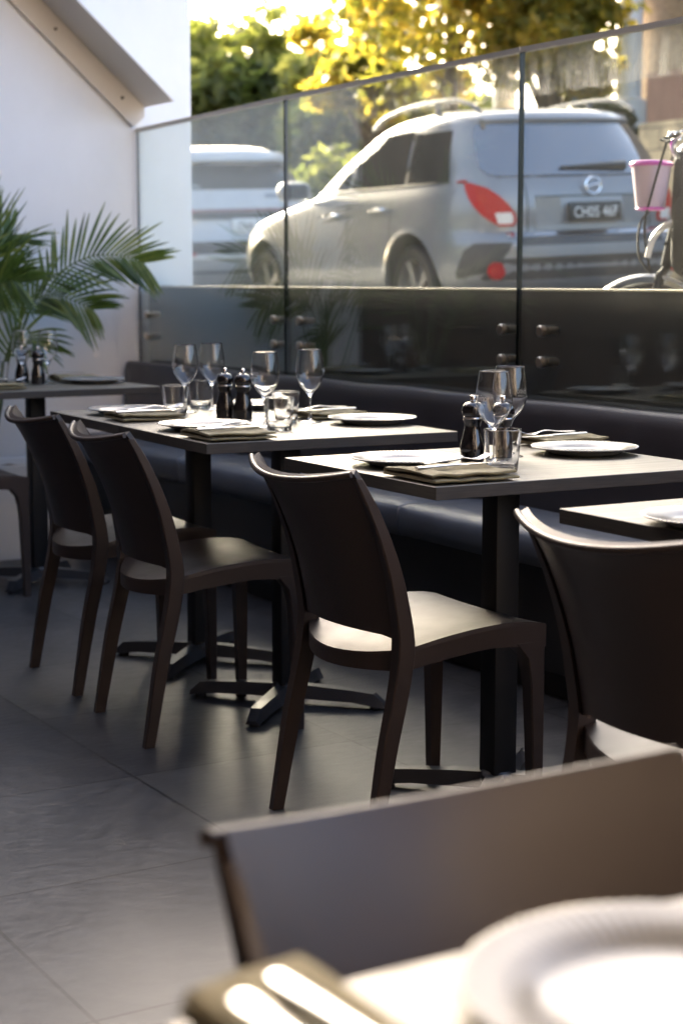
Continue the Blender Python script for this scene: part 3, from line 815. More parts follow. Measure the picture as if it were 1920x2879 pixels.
# ------------------------------------------------------------------ mills
def make_mill(label, loc, rz=0.0):
    t = thing('pepper_mill', label, 'pepper mill', loc, rz, 'black pepper and salt mills')
    bm = bmesh.new()
    add_lathe(bm, refine([(0.0255, 0.0), (0.0268, 0.003), (0.0272, 0.018), (0.0275, 0.030), (0.0255, 0.045), (0.0212, 0.062), (0.0188, 0.074), (0.0190, 0.082), (0.0215, 0.090), (0.0238, 0.0945)], 4), 40)
    add_lathe(bm, [(0, 0.0), (0.0255, 0.0)], 40); add_lathe(bm, [(0.0238, 0.0945), (0, 0.0945)], 40)
    obj('body', bm, M_millblack, t)
    bm = bmesh.new(); add_lathe(bm, [(0, 0.0947), (0.0215, 0.0947), (0.0222, 0.096), (0.0222, 0.0985), (0.0215, 0.0995), (0, 0.0995)], 40); obj('collar', bm, M_steel, t)
    bm = bmesh.new(); add_lathe(bm, [(0, 0.0997)] + refine([(0.0195, 0.0997), (0.0235, 0.104), (0.0250, 0.112), (0.0238, 0.121), (0.0190, 0.129), (0.011, 0.1335), (0.0, 0.1345)], 4), 40); obj('head', bm, M_millblack, t)
    bm = bmesh.new(); add_lathe(bm, [(0, 0.1335), (0.0055, 0.1340), (0.0058, 0.1365), (0.0045, 0.1385), (0.0070, 0.1400), (0.0072, 0.143), (0.0052, 0.1475), (0.0035, 0.1485), (0, 0.1487)], 20); obj('knob', bm, M_steel, t)
    return t
mill0 = make_mill('black mill of the middle table, beside the plate', (2.216, 3.128, TZ))
MG = 'black pepper and salt mills'
dup(mill0, (2.268, 3.083, TZ), 0, 'black mill seen through the tumbler and wine glass of the middle table', MG)
dup(mill0, (2.280, 4.470, TZ), 0, 'left one of the paired black mills on the long table', MG)
dup(mill0, (2.309, 4.412, TZ), 0, 'right one of the paired black mills on the long table', MG)
dup(mill0, (2.385, 6.43, TZ), 0, 'blurred left black mill on the far left table', MG)
dup(mill0, (2.408, 6.315, TZ), 0, 'blurred right black mill on the far left table', MG)

# ------------------------------------------------------------------ napkins, forks, knives
def make_napkin(label, loc, rz, seed, sx=0.20, sy=0.20):
    """cloth folded in four: S-folded cross section in local y, swept along local x"""
    rnd = random.Random(seed)
    # centre line of the folded cloth in (y, z)
    line = []
    th = 0.0049
    lays = 4
    for k in range(lays):
        z = 0.003 + k * th * 1.02
        inset = 0.010 * k
        y0, y1 = -sy / 2 + 0.010 * (k // 2), sy / 2 - inset
        run = [(y0 + (y1 - y0) * i / 8, z) for i in range(9)]
        if k % 2 == 0: run = run[::-1]
        line += run
        if k < lays - 1:
            ye, s = (y1, 1) if k % 2 == 1 else (y0, -1)
            line += [(ye + s * 0.0042, z + th * 0.3), (ye + s * 0.0048, z + th * 0.55), (ye + s * 0.0040, z + th * 0.8)]
    bm = bmesh.new()
    NX = 18
    grid = []
    for i in range(NX + 1):
        u = i / NX
        x = -sx / 2 + sx * u
        row = []
        for (y, z) in line:
            f = z / 0.024
            wob = noise.noise(Vector((x * 16 + seed, y * 11, 1.7 * seed)))
            wob2 = noise.noise(Vector((x * 30, y * 9 + seed, f * 2)))
            dz = (wob * 0.0065 * f + wob2 * 0.0022 * f) + 0.004 * f * math.exp(-((u - 0.08) / 0.12) ** 2) + 0.005 * f * math.exp(-((y - 0.03) / 0.05) ** 2)
            row.append(Vector((x * (1 + 0.02 * wob) + 0.003 * wob2, y + 0.004 * wob * f, max(0.0028, z + dz))))
        grid.append(row)
    add_sheet(bm, grid, 0.0043)
    o = obj('napkin', bm, M_napkin, angle=R(70), loc=(*loc, TZ + 0.0015), rz=rz)
    return tag(o, label, 'napkin', 'folded olive napkins')
def strip(bm, pts, wid, th):
    """flat bar along pts (x, y, z) with widths; used for cutlery"""
    secs = []
    n = len(pts)
    for i in range(n):
        p = Vector(pts[i]); t = (Vector(pts[min(i + 1, n - 1)]) - Vector(pts[max(i - 1, 0)])).normalized()
        s = Vector((-t.y, t.x, 0)).normalized(); up_ = t.cross(s) * -1
        if up_.z < 0: up_ = -up_
        w_, h_ = wid[i] / 2, (th[i] if isinstance(th, (list, tuple)) else th) / 2
        secs.append([p + s * w_ * math.cos(a) + up_ * h_ * math.sin(a) for a in [k * PI / 5 for k in range(10)]])
    add_loft(bm, secs)
def make_fork(label, loc, rz):
    bm = bmesh.new()
    N_ = 15
    xs = [-0.095 + 0.12 * i / (N_ - 1) for i in range(N_)]
    zf = lambda x: smooth_table([(-0.095, 0.004), (-0.04, 0.0065), (0.0, 0.0105), (0.03, 0.0065), (0.05, 0.0035), (0.07, 0.0055), (0.095, 0.014)], x)
    strip(bm, [(x, 0, zf(x)) for x in xs], [lerp_table([(-0.095, 0.015), (-0.088, 0.0185), (-0.05, 0.013), (0.0, 0.0075), (0.025, 0.008)], x) for x in xs], [0.0026] * N_)
    xs2 = [0.022, 0.030, 0.038, 0.046, 0.054]
    strip(bm, [(x, 0, zf(x)) for x in xs2], [0.008, 0.013, 0.020, 0.0235, 0.0235], 0.0022)
    for k in range(4):
        y = (k - 1.5) * 0.0062
        xs3 = [0.051, 0.062, 0.073, 0.084, 0.094]
        strip(bm, [(x, y, zf(x)) for x in xs3], [0.0045, 0.0042, 0.0039, 0.0035, 0.0020], [0.0021, 0.0019, 0.0017, 0.0015, 0.0010])
    o = obj('fork', bm, M_steel, angle=R(60), loc=loc, rz=rz)
    return tag(o, label, 'fork', 'steel forks on napkins')
def make_knife(label, loc, rz):
    bm = bmesh.new()
    xs = [-0.105 + 0.21 * i / 20 for i in range(21)]
    strip(bm, [(x, 0.002 * math.sin((x + .1) * 14), 0.003) for x in xs], [lerp_table([(-0.105, 0.014), (-0.098, 0.018), (-0.03, 0.013), (0.005, 0.010), (0.015, 0.016), (0.06, 0.0175), (0.09, 0.013), (0.105, 0.003)], x) for x in xs],
          [lerp_table([(-0.105, 0.005), (0.0, 0.0048), (0.02, 0.0018), (0.105, 0.0009)], x) for x in xs])
    o = obj('knife', bm, M_steel, angle=R(60), loc=loc, rz=rz)
    return tag(o, label, 'knife', 'steel knives on napkins')
def again(o, loc, rz, label):
    c = o.copy(); C.objects.link(c); c.location = loc; c.rotation_euler = (0, 0, rz); c['label'] = label
    return c
ZT = TZ + 0.0258
make_napkin('olive napkin at the front corner of the middle table', (1.985, 2.880), R(-2), 1, 0.20, 0.20)
fork0 = make_fork('fork with raised tines on the front napkin of the middle table', (2.020, 2.905, ZT + 0.003), R(8))
kn0 = make_knife('knife under the fork on the front napkin of the middle table', (1.995, 2.868, ZT), R(4))
make_napkin('olive napkin beside the bench on the middle table', (2.630, 3.330), R(4), 2, 0.20, 0.13)
again(fork0, (2.590, 3.345, ZT), R(186), 'fork on the bench-side napkin of the middle table')
again(kn0, (2.590, 3.312, ZT - 0.001), R(184), 'knife on the bench-side napkin of the middle table')
make_napkin('olive napkin at the near corner of the long table', (2.000, 3.905), R(-3), 3, 0.185, 0.19)
again(fork0, (2.035, 3.935, ZT + 0.003), R(8), 'fork with raised tines on the near corner napkin of the long table')
again(kn0, (2.010, 3.900, ZT), R(3), 'knife on the near corner napkin of the long table')
make_napkin('olive napkin at the left end of the long table', (2.055, 4.545), R(-3), 5, 0.185, 0.16)
again(fork0, (2.095, 4.560, ZT + 0.003), R(8), 'fork leaning to the tumbler at the left end of the long table')
again(kn0, (2.060, 4.530, ZT), R(3), 'knife on the left end napkin of the long table')
make_napkin('olive napkin beside the bench on the long table', (2.550, 4.330), R(2), 7, 0.185, 0.14)
again(fork0, (2.525, 4.345, ZT), R(184), 'fork on the bench-side napkin of the long table')
again(kn0, (2.530, 4.315, ZT - 0.001), R(183), 'knife on the bench-side napkin of the long table')
make_napkin('olive napkin at the far left table, cut by the left edge', (2.150, 6.10), R(4), 9, 0.20, 0.14)
again(fork0, (2.19, 6.11, ZT + 0.002), R(8), 'blurred fork on the far left table')
make_napkin('brown napkin behind the plate on the far left table', (2.62, 6.47), R(2), 11, 0.18, 0.12)
again(fork0, (2.575, 6.475, ZT), R(184), 'fork behind the plate on the far left table')
make_napkin('large blurred mustard napkin in the bottom foreground', (0.427, 0.705), R(91), 13, 0.215, 0.088)
again(fork0, (0.392, 0.668, ZT + 0.002), R(-92), 'blurred fork on the foreground napkin')
again(kn0, (0.428, 0.672, ZT + 0.002), R(-88), 'blurred knife on the foreground napkin')

# ------------------------------------------------------------------ planter and palms
pl = thing('planter_trough', 'white planter trough at the end wall under the palm', 'planter', (2.15, 6.98, 0))
bm = bmesh.new()
x0, x1, y0, y1, h, t_ = -0.75, 0.62, -0.16, 0.16, 0.40, 0.02
add_box(bm, x0, x1, y0, y0 + t_, 0, h, 0.004); add_box(bm, x0, x1, y1 - t_, y1, 0, h, 0.004)
add_box(bm, x0, x0 + t_, y0 + t_ + .0005, y1 - t_ - .0005, 0, h - .001, 0.004); add_box(bm, x1 - t_, x1, y0 + t_ + .0005, y1 - t_ - .0005, 0, h - .001, 0.004)
obj('box', bm, M_planter, pl)
bm = bmesh.new()
V = [[bm.verts.new((x0 + t_ + (x1 - x0 - 2 * t_) * i / 30, y0 + t_ + (y1 - y0 - 2 * t_) * j / 8, h - 0.03 + 0.012 * noise.noise(Vector((i * .7, j * .7, 0))))) for j in range(9)] for i in range(31)]
for i in range(30):
    for j in range(8): bm.faces.new((V[i][j], V[i + 1][j], V[i + 1][j + 1], V[i][j + 1]))
obj('soil', bm, M_soil, pl)

def spline_pts(ctrl, n):
    c = [Vector(p) for p in ctrl]
    out = []
    m = len(c) - 1
    for i in range(n + 1):
        u = i / n * m; k = min(int(u), m - 1); t = u - k
        p0, p1, p2, p3 = c[max(k - 1, 0)], c[k], c[k + 1], c[min(k + 2, m)]
        out.append(0.5 * ((2 * p1) + (p2 - p0) * t + (2 * p0 - 5 * p1 + 4 * p2 - p3) * t * t + (3 * p1 - p0 - 3 * p2 + p3) * t ** 3))
    return out
M_stem = principled('palm_stem', (0.09, 0.13, 0.035), 0.45, var=0.2, scale=20)
def frond(parent, ctrl, plane_n, length, seed, start=0.3, nl=26, droop=0.35, lean=0.65):
    """rachis + two rows of narrow leaflets lying roughly in the plane with normal plane_n"""
    rnd = random.Random(seed)
    pts = spline_pts(ctrl, 40)
    org = parent.location
    pts = [p - org for p in pts]
    bm = bmesh.new()
    add_tube(bm, pts, [0.0065 * (1 - 0.8 * i / 40) for i in range(41)], 6, 1)
    pn = Vector(plane_n).normalized()
    for k in range(nl):
        s = start + (1 - start) * k / (nl - 1)
        i = min(int(s * 40), 39); f = s * 40 - i
        p = pts[i].lerp(pts[i + 1], f); tg = (pts[i + 1] - pts[i]).normalized()
        side = tg.cross(pn).normalized()
        q = (s - start) / (1 - start)
        ln = length * (0.55 + 0.9 * math.sin(PI * (0.18 + 0.74 * q)) * 0.75) * (0.78 + 0.36 * rnd.random())
        for sg in (-1, 1):
            d = (side * sg * (1 - 0.25 * q) + tg * (lean + 0.5 * q) + pn * rnd.uniform(-0.42, 0.42)).normalized()
            wd = 0.0066 * (0.85 + 0.3 * rnd.random())
            prev = None
            c = p.copy(); dd = d.copy()
            segs = 6
            for m in range(segs + 1):
                u = m / segs
                wv = wd * (math.sin(PI * min(1, (0.12 + u * 0.9))) ** 0.7 if u < 1 else 0.02) + 0.0006
                sv = dd.cross(pn).normalized()
                sv = (sv + pn * 0.55 * sg).normalized()
                a = bm.verts.new(c + sv * wv); b = bm.verts.new(c - sv * wv)
                if prev:
                    fc = bm.faces.new((prev[0], a, b, prev[1])); fc.material_index = 0
                prev = (a, b)
                dd = (dd + Vector((0, 0, -1)) * droop * (0.25 + u) / segs * (1.0 + 0.6 * rnd.random())).normalized()
                c = c + dd * ln / segs
    obj('frond', bm, [M_palm, M_stem], parent, angle=R(80))
VN = (-0.5, -0.86, 0.1)
pa = thing('palm_plant', 'green feather palm arching over the far left table', 'palm', (2.42, 6.92, 0.36))
frond(pa, [(2.42, 6.92, 0.38), (2.45, 6.88, 0.62), (2.49, 6.82, 0.90), (2.57, 6.78, 1.10), (2.67, 6.74, 1.20), (2.79, 6.70, 1.268), (2.92, 6.68, 1.275), (3.02, 6.67, 1.245)], VN, 0.205, 1, 0.50, 25, 0.18, 0.62)
frond(pa, [(2.42, 6.93, 0.38), (2.46, 6.90, 0.70), (2.52, 6.86, 0.98), (2.60, 6.84, 1.09), (2.71, 6.82, 1.105), (2.84, 6.80, 1.05)], VN, 0.20, 2, 0.48, 22, 0.4, 0.6)
frond(pa, [(2.42, 6.93, 0.38), (2.44, 6.90, 0.80), (2.43, 6.88, 1.08), (2.37, 6.86, 1.33), (2.27, 6.84, 1.50)], VN, 0.26, 3, 0.45, 26, 0.15, 0.8)
frond(pa, [(2.42, 6.93, 0.38), (2.47, 6.96, 0.70), (2.50, 7.02, 0.98), (2.52, 7.08, 1.15), (2.56, 7.12, 1.20), (2.64, 7.14, 1.17)], (-0.7, -0.7, 0.2), 0.19, 4, 0.45, 22, 0.4, 0.6)
frond(pa, [(2.42, 6.93, 0.38), (2.38, 6.88, 0.72), (2.34, 6.80, 0.98), (2.35, 6.68, 1.13), (2.38, 6.52, 1.17)], (-0.9, 0.1, 0.45), 0.21, 5, 0.45, 24, 0.4, 0.6)
frond(pa, [(2.42, 6.93, 0.38), (2.45, 6.90, 0.66), (2.47, 6.84, 0.86), (2.52, 6.78, 0.95), (2.58, 6.73, 0.90)], VN, 0.17, 6, 0.5, 16, 0.5, 0.6)
frond(pa, [(2.42, 6.93, 0.38), (2.42, 6.95, 0.9), (2.44, 6.98, 1.12), (2.50, 7.03, 1.30), (2.58, 7.06, 1.36)], VN, 0.21, 7, 0.5, 24, 0.25, 0.8)
pb = thing('palm_plant', 'second palm, visible as mirrored fronds in the dark lower glass', 'palm', (1.86, 6.94, 0.36))
for i, (dx, dy, top, s) in enumerate([(0.55, -0.25, 1.22, 11), (-0.5, -0.3, 1.3, 12), (0.2, -0.55, 1.25, 13), (-0.15, -0.15, 1.75, 14), (0.35, 0.05, 1.55, 15), (-0.55, 0.1, 1.1, 16)]):
    b = Vector((1.86, 6.94, 0.38))
    frond(pb, [b, b + Vector((dx * .12, dy * .12, (top - .38) * .5)), b + Vector((dx * .35, dy * .35, (top - .38) * .85)), b + Vector((dx * .7, dy * .7, (top - .38))), b + Vector((dx * 1.1, dy * 1.1, (top - .38) * .93))],
          Vector((-dx * .6, -dy * .6, 1)).normalized() if i % 2 else VN, 0.24, s, 0.42, 24, 0.35, 0.65)

# ------------------------------------------------------------------ cars
def car_paint(name, col, rough=0.28, metal=0.6):
    return principled(name, col, rough, metal=metal, var=0.03, scale=3, coat=0.8)
M_silver = car_paint('silver_paint', (0.225, 0.232, 0.242), 0.36, 0.25)
M_whitecar = car_paint('white_car_paint', (0.52, 0.515, 0.50), 0.3, 0.0)
M_cladding = principled('grey_cladding', (0.055, 0.055, 0.057), 0.5)
M_carglass = principled('car_glass', (0.030, 0.031, 0.028), 0.05, spec=0.3)
M_rearglass = principled('rear_glass', (0.03, 0.034, 0.045), 0.06, spec=1.0, coat=1.0)
for n_ in M_rearglass.node_tree.nodes:
    if n_.type == 'BSDF_PRINCIPLED': n_.inputs['IOR'].default_value = 2.1
M_railgrey = principled('roof_rail_grey', (0.16, 0.16, 0.16), 0.45)
M_red = principled('red_lens', (0.42, 0.004, 0.008), 0.35, spec=0.12)
M_clear = principled('clear_lens', (0.70, 0.66, 0.62), 0.12, coat=0.6)
M_chrome = principled('chrome', (0.85, 0.85, 0.86), 0.08, metal=1.0)
M_plateblack = principled('plate_black', (0.02, 0.022, 0.02), 0.4)
M_platewhite = principled('plate_white', (0.75, 0.75, 0.72), 0.4)
M_alloy = principled('alloy_wheel', (0.26, 0.26, 0.26), 0.38, metal=0.8)

class Body:
    def __init__(s, hw, ur, uf, n=9.0, m=3.0):
        s.hw, s.ur, s.uf, s.n, s.m = hw, ur, uf, n, m
    def outline(s, w, K=160):
        ur, uf, b = smooth_table(s.ur, w), smooth_table(s.uf, w), smooth_table(s.hw, w)
        uc, a = (ur + uf) / 2, (uf - ur) / 2
        n = max(2.2, s.n * a / 2.2)
        q = []
        for k in range(101):
            t = PI / 2 * k / 100
            for_c = math.cos(t) ** 2.0; for_s = math.sin(t) ** 2.0
            q.append((for_c ** (1 / n), for_s ** (1 / s.m)))
        # quarter outline resampled by arc length, then mirrored round
        for _ in range(2):
            dense = []
            for (c0, s0), (c1, s1) in zip(q[:-1], q[1:]):
                dense.append((c0, s0))
                if math.hypot((c1 - c0) * a, (s1 - s0) * b) > 0.04:
                    for f in (0.2, 0.4, 0.6, 0.8):
                        c = c0 + (c1 - c0) * f
                        dense.append((c, max(0.0, 1 - c ** n) ** (1 / s.m)))
            dense.append(q[-1]); q = dense
        cum = [0.0]
        for (c0, s0), (c1, s1) in zip(q[:-1], q[1:]): cum.append(cum[-1] + math.hypot((c1 - c0) * a, (s1 - s0) * b))
        Q = K // 4; res = []; i = 0
        for k in range(Q + 1):
            d = cum[-1] * k / Q
            while i < len(cum) - 2 and cum[i + 1] < d: i += 1
            f = (d - cum[i]) / max(1e-9, cum[i + 1] - cum[i])
            res.append((q[i][0] + (q[i + 1][0] - q[i][0]) * f, q[i][1] + (q[i + 1][1] - q[i][1]) * f))
        full = res[:-1] + [(-c, v) for c, v in res[::-1][:-1]] + [(-c, -v) for c, v in res[:-1]] + [(c, -v) for c, v in res[::-1][:-1]]
        return [Vector((uc + a * c, b * v, w)) for c, v in full]
    def side_v(s, u, w):
        ur, uf, b = smooth_table(s.ur, w), smooth_table(s.uf, w), smooth_table(s.hw, w)
        uc, a = (ur + uf) / 2, (uf - ur) / 2
        n = max(2.2, s.n * a / 2.2)
        q = max(0.0, 1 - abs((u - uc) / a) ** n)
        return b * q ** (1 / s.m)
    def rear_u(s, v, w):
        ur, uf, b = smooth_table(s.ur, w), smooth_table(s.uf, w), smooth_table(s.hw, w)
        uc, a = (ur + uf) / 2, (uf - ur) / 2
        n = max(2.2, s.n * a / 2.2)
        q = max(0.0, 1 - abs(v / b) ** s.m)
        return uc - a * q ** (1 / n)
    def mesh(s, ws):
        bm = bmesh.new()
        K = 160
        rings = [[bm.verts.new(p) for p in s.outline(w, K)] for w in ws]
        for a, b in zip(rings[:-1], rings[1:]):
            for k in range(K): bm.faces.new((a[k], a[(k + 1) % K], b[(k + 1) % K], b[k]))
        bm.faces.new(rings[0]); bm.faces.new(rings[-1])
        return bm
    def side_patch(s, rows, nu, sgn, off, th=0.004, mi=0, bm=None):
        """rows: (w, u0, u1)"""
        bm = bm or bmesh.new()
        grid = []
        for (w, u0, u1) in rows:
            row = []
            for k in range(nu + 1):
                u = u0 + (u1 - u0) * k / nu
                row.append(Vector((u, sgn * (s.side_v(u, w) + off), w)))
            grid.append(row)
        if sgn < 0: grid = [r[::-1] for r in grid]
        add_sheet(bm, grid, th, mi)
        return bm
    def rear_patch(s, rows, nv, off, th=0.004, mi=0, bm=None):
        """rows: (w, v0, v1)"""
        bm = bm or bmesh.new()
        grid = []
        for (w, v0, v1) in rows:
            grid.append([Vector((s.rear_u(v, w) - off, v, w)) for v in [v0 + (v1 - v0) * k / nv for k in range(nv + 1)]])
        add_sheet(bm, grid, th, mi)
        return bm
    def corner_patch(s, rows, nk, sgn, off, th=0.004):
        """rows: (w, u_side, v_rear): wraps from the side point round the rear corner"""
        bm = bmesh.new()
        grid = []
        for (w, us, vr) in rows:
            # dense line from side to rear
            line = []
            v_at = s.side_v(us, w)
            for k in range(60):
                v = v_at + (vr - v_at) * k / 59
                u = us if k == 0 else s.rear_u(v, w)
                line.append(Vector((u, v, w)))
            cum = [0]
            for a, b in zip(line[:-1], line[1:]): cum.append(cum[-1] + (b - a).length)
            row = []
            for k in range(nk + 1):
                d = cum[-1] * k / nk
                i = 0
                while i < len(cum) - 2 and cum[i + 1] < d: i += 1
                f = (d - cum[i]) / max(1e-9, cum[i + 1] - cum[i])
                p = line[i].lerp(line[i + 1], min(1, f))
                tg = (line[i + 1] - line[i]).normalized()
                nn = Vector((-abs(tg.y), abs(tg.x), 0)).normalized() * off
                row.append(Vector((p.x + nn.x, sgn * (p.y + nn.y), p.z)))
            grid.append(row)
        if sgn > 0: grid = [r[::-1] for r in grid]
        add_sheet(bm, grid, th)
        return bm

def lin(a, b, n): return [a + (b - a) * i / (n - 1) for i in range(n)]
def bool_cut(o, cutter_bm):
    me = bpy.data.meshes.new('cut'); bmesh.ops.recalc_face_normals(cutter_bm, faces=cutter_bm.faces); cutter_bm.to_mesh(me); cutter_bm.free()
    c = bpy.data.objects.new('cut', me); C.objects.link(c); c.matrix_world = Matrix.Identity(4)
    m = o.modifiers.new('b', 'BOOLEAN'); m.operation = 'DIFFERENCE'; m.object = c; m.solver = 'EXACT'
    par = o.parent; o.parent = None
    bpy.context.view_layer.update()
    ev = o.evaluated_get(bpy.context.evaluated_depsgraph_get())
    nm = bpy.data.meshes.new_from_object(ev)
    o.modifiers.clear(); o.data = nm; o.parent = par
    bpy.data.objects.remove(c)

def make_wheel(parent, u, v, sgn, r=0.35):
    T = Matrix.Translation((u, v, r)) @ Matrix.Rotation(R(90) * (1 if sgn > 0 else -1) * -1, 4, 'X')
    bm = bmesh.new()
    add_lathe(bm, [(r - 0.11, -0.10), (r - 0.03, -0.105), (r - 0.005, -0.08), (r, 0.0), (r - 0.005, 0.08), (r - 0.03, 0.105), (r - 0.11, 0.10)], 40)
    t = bmesh.new(); merge(t, bm, 0, T)
    o = obj('wheel', t, M_rubber, parent)
    bm = bmesh.new()
    add_lathe(bm, [(r - 0.105, 0.10), (r - 0.12, 0.085), (r - 0.135, 0.04), (0.06, 0.04), (0.06, 0.04)], 40)
    for k in range(5):
        a = 2 * PI * k / 5
        d = Vector((math.cos(a), math.sin(a), 0)); nn = Vector((-d.y, d.x, 0))
        secs = [[d * q + nn * hwid + Vector((0, 0, 0.045)), d * q + nn * hwid + Vector((0, 0, z)), d * q - nn * hwid + Vector((0, 0, z)), d * q - nn * hwid + Vector((0, 0, 0.045))] for (q, hwid, z) in ((0.03, 0.035, 0.075), (0.12, 0.028, 0.082), (r - 0.118, 0.036, 0.092))]
        add_loft(bm, secs)
    add_lathe(bm, [(0.06, 0.04), (0.055, 0.085), (0.0, 0.09)], 20)
    t = bmesh.new(); merge(t, bm, 0, T)
    obj('rim', t, M_alloy, o)
    return o

def lettering(parent, name, txt, size, mat_, origin, ux, uy, sx=1.0, th=0.001):
    vs, fs = text_mesh(txt, size, sx)
    bm = bmesh.new(); ux, uy = Vector(ux).normalized(), Vector(uy).normalized()
    vv = [bm.verts.new(Vector(origin) + ux * v.x + uy * v.y) for v in vs]
    for f in fs:
        try: bm.faces.new([vv[i] for i in f])
        except ValueError: pass
    return obj(name, bm, mat_, parent, sm=False)

def place_car(t, loc, yaw, pitch, roll):
    # local x = forward(u), y = left... built with v to the right, so use a basis matrix
    f = Vector((math.sin(yaw) * math.cos(pitch), math.cos(yaw) * math.cos(pitch), math.sin(pitch)))
    rt = Vector((math.cos(yaw), -math.sin(yaw), 0)); upv = rt.cross(f)
    r2 = rt * math.cos(roll) + upv * math.sin(roll); u2 = -rt * math.sin(roll) + upv * math.cos(roll)
    # proper rotation: columns (f, -r2, u2) for local (u, -v, w)
    M = Matrix(((f.x, -r2.x, u2.x), (f.y, -r2.y, u2.y), (f.z, -r2.z, u2.z)))
    t.location = loc; t.rotation_euler = M.to_euler()

# silver car: local u forward from the rear axle, y = LEFT positive, z up
sv = thing('parked_car', 'silver five-door car parked beyond the glass, seen from its rear left corner', 'car')
B = Body(hw=[(0.25, 0.80), (0.35, 0.88), (0.5, 0.915), (0.72, 0.925), (0.90, 0.912), (1.02, 0.895), (1.10, 0.868), (1.16, 0.845), (1.30, 0.81), (1.48, 0.745), (1.56, 0.70), (1.61, 0.61), (1.645, 0.44), (1.665, 0.18)],
         ur=[(0.25, -0.72), (0.38, -0.90), (0.5, -0.965), (0.66, -0.975), (0.72, -0.955), (0.76, -0.905), (0.9, -0.915), (1.02, -0.90), (1.10, -0.868), (1.15, -0.835), (1.30, -0.735), (1.48, -0.60), (1.56, -0.535), (1.61, -0.40), (1.645, -0.05), (1.665, 0.45)],
         uf=[(0.25, 3.3), (0.38, 3.52), (0.55, 3.62), (0.75, 3.58), (0.88, 3.42), (0.96, 3.05), (1.03, 2.55), (1.08, 2.18), (1.16, 2.02), (1.30, 1.72), (1.48, 1.30), (1.56, 1.08), (1.61, 0.90), (1.645, 0.72), (1.665, 0.6)])
ws = lin(0.25, 0.96, 26) + lin(0.99, 1.16, 10) + lin(1.19, 1.56, 16) + lin(1.575, 1.665, 9)
body = obj('body', B.mesh(ws), M_silver, sv, angle=R(32))
cut = bmesh.new()
for u in (0.0, 2.707):
    for s in (-1, 1):
        t = bmesh.new(); bmesh.ops.create_cone(t, cap_ends=True, segments=48, radius1=0.405, radius2=0.405, depth=0.5)
        merge(cut, t, 0, Matrix.Translation((u, s * 0.85, 0.37)) @ Matrix.Rotation(R(90), 4, 'X'))
bool_cut(body, cut)
smooth(body.data, R(32))
for u in (0.0, 2.707):
    for s in (-1, 1):
        wh = make_wheel(sv, u, s * 0.80, s)
    for s in (-1, 1):
        bm = bmesh.new()
        secs = []
        for k in range(25):
            a = PI * (-0.06 + 1.12 * k / 24)
            c, sn = math.cos(a), math.sin(a)
            secs.append([Vector((u + (0.405) * c, s * (B.side_v(u + 0.405 * c, max(0.28, 0.37 + 0.405 * sn)) - 0.02), 0.37 + 0.405 * sn)), Vector((u + 0.412 * c, s * (B.side_v(u + 0.43 * c, max(0.28, 0.37 + 0.43 * sn)) + 0.012), 0.37 + 0.412 * sn)), Vector((u + 0.455 * c, s * (B.side_v(u + 0.455 * c, max(0.28, 0.37 + 0.455 * sn)) + 0.004), 0.37 + 0.455 * sn))])
        add_loft(bm, secs, closed=False)
        obj('wheel_arch', bm, M_silver, sv)
WL = lambda u: 1.085 + 0.010 * (2.1 - u) * 1.6      # waist line rises to the rear
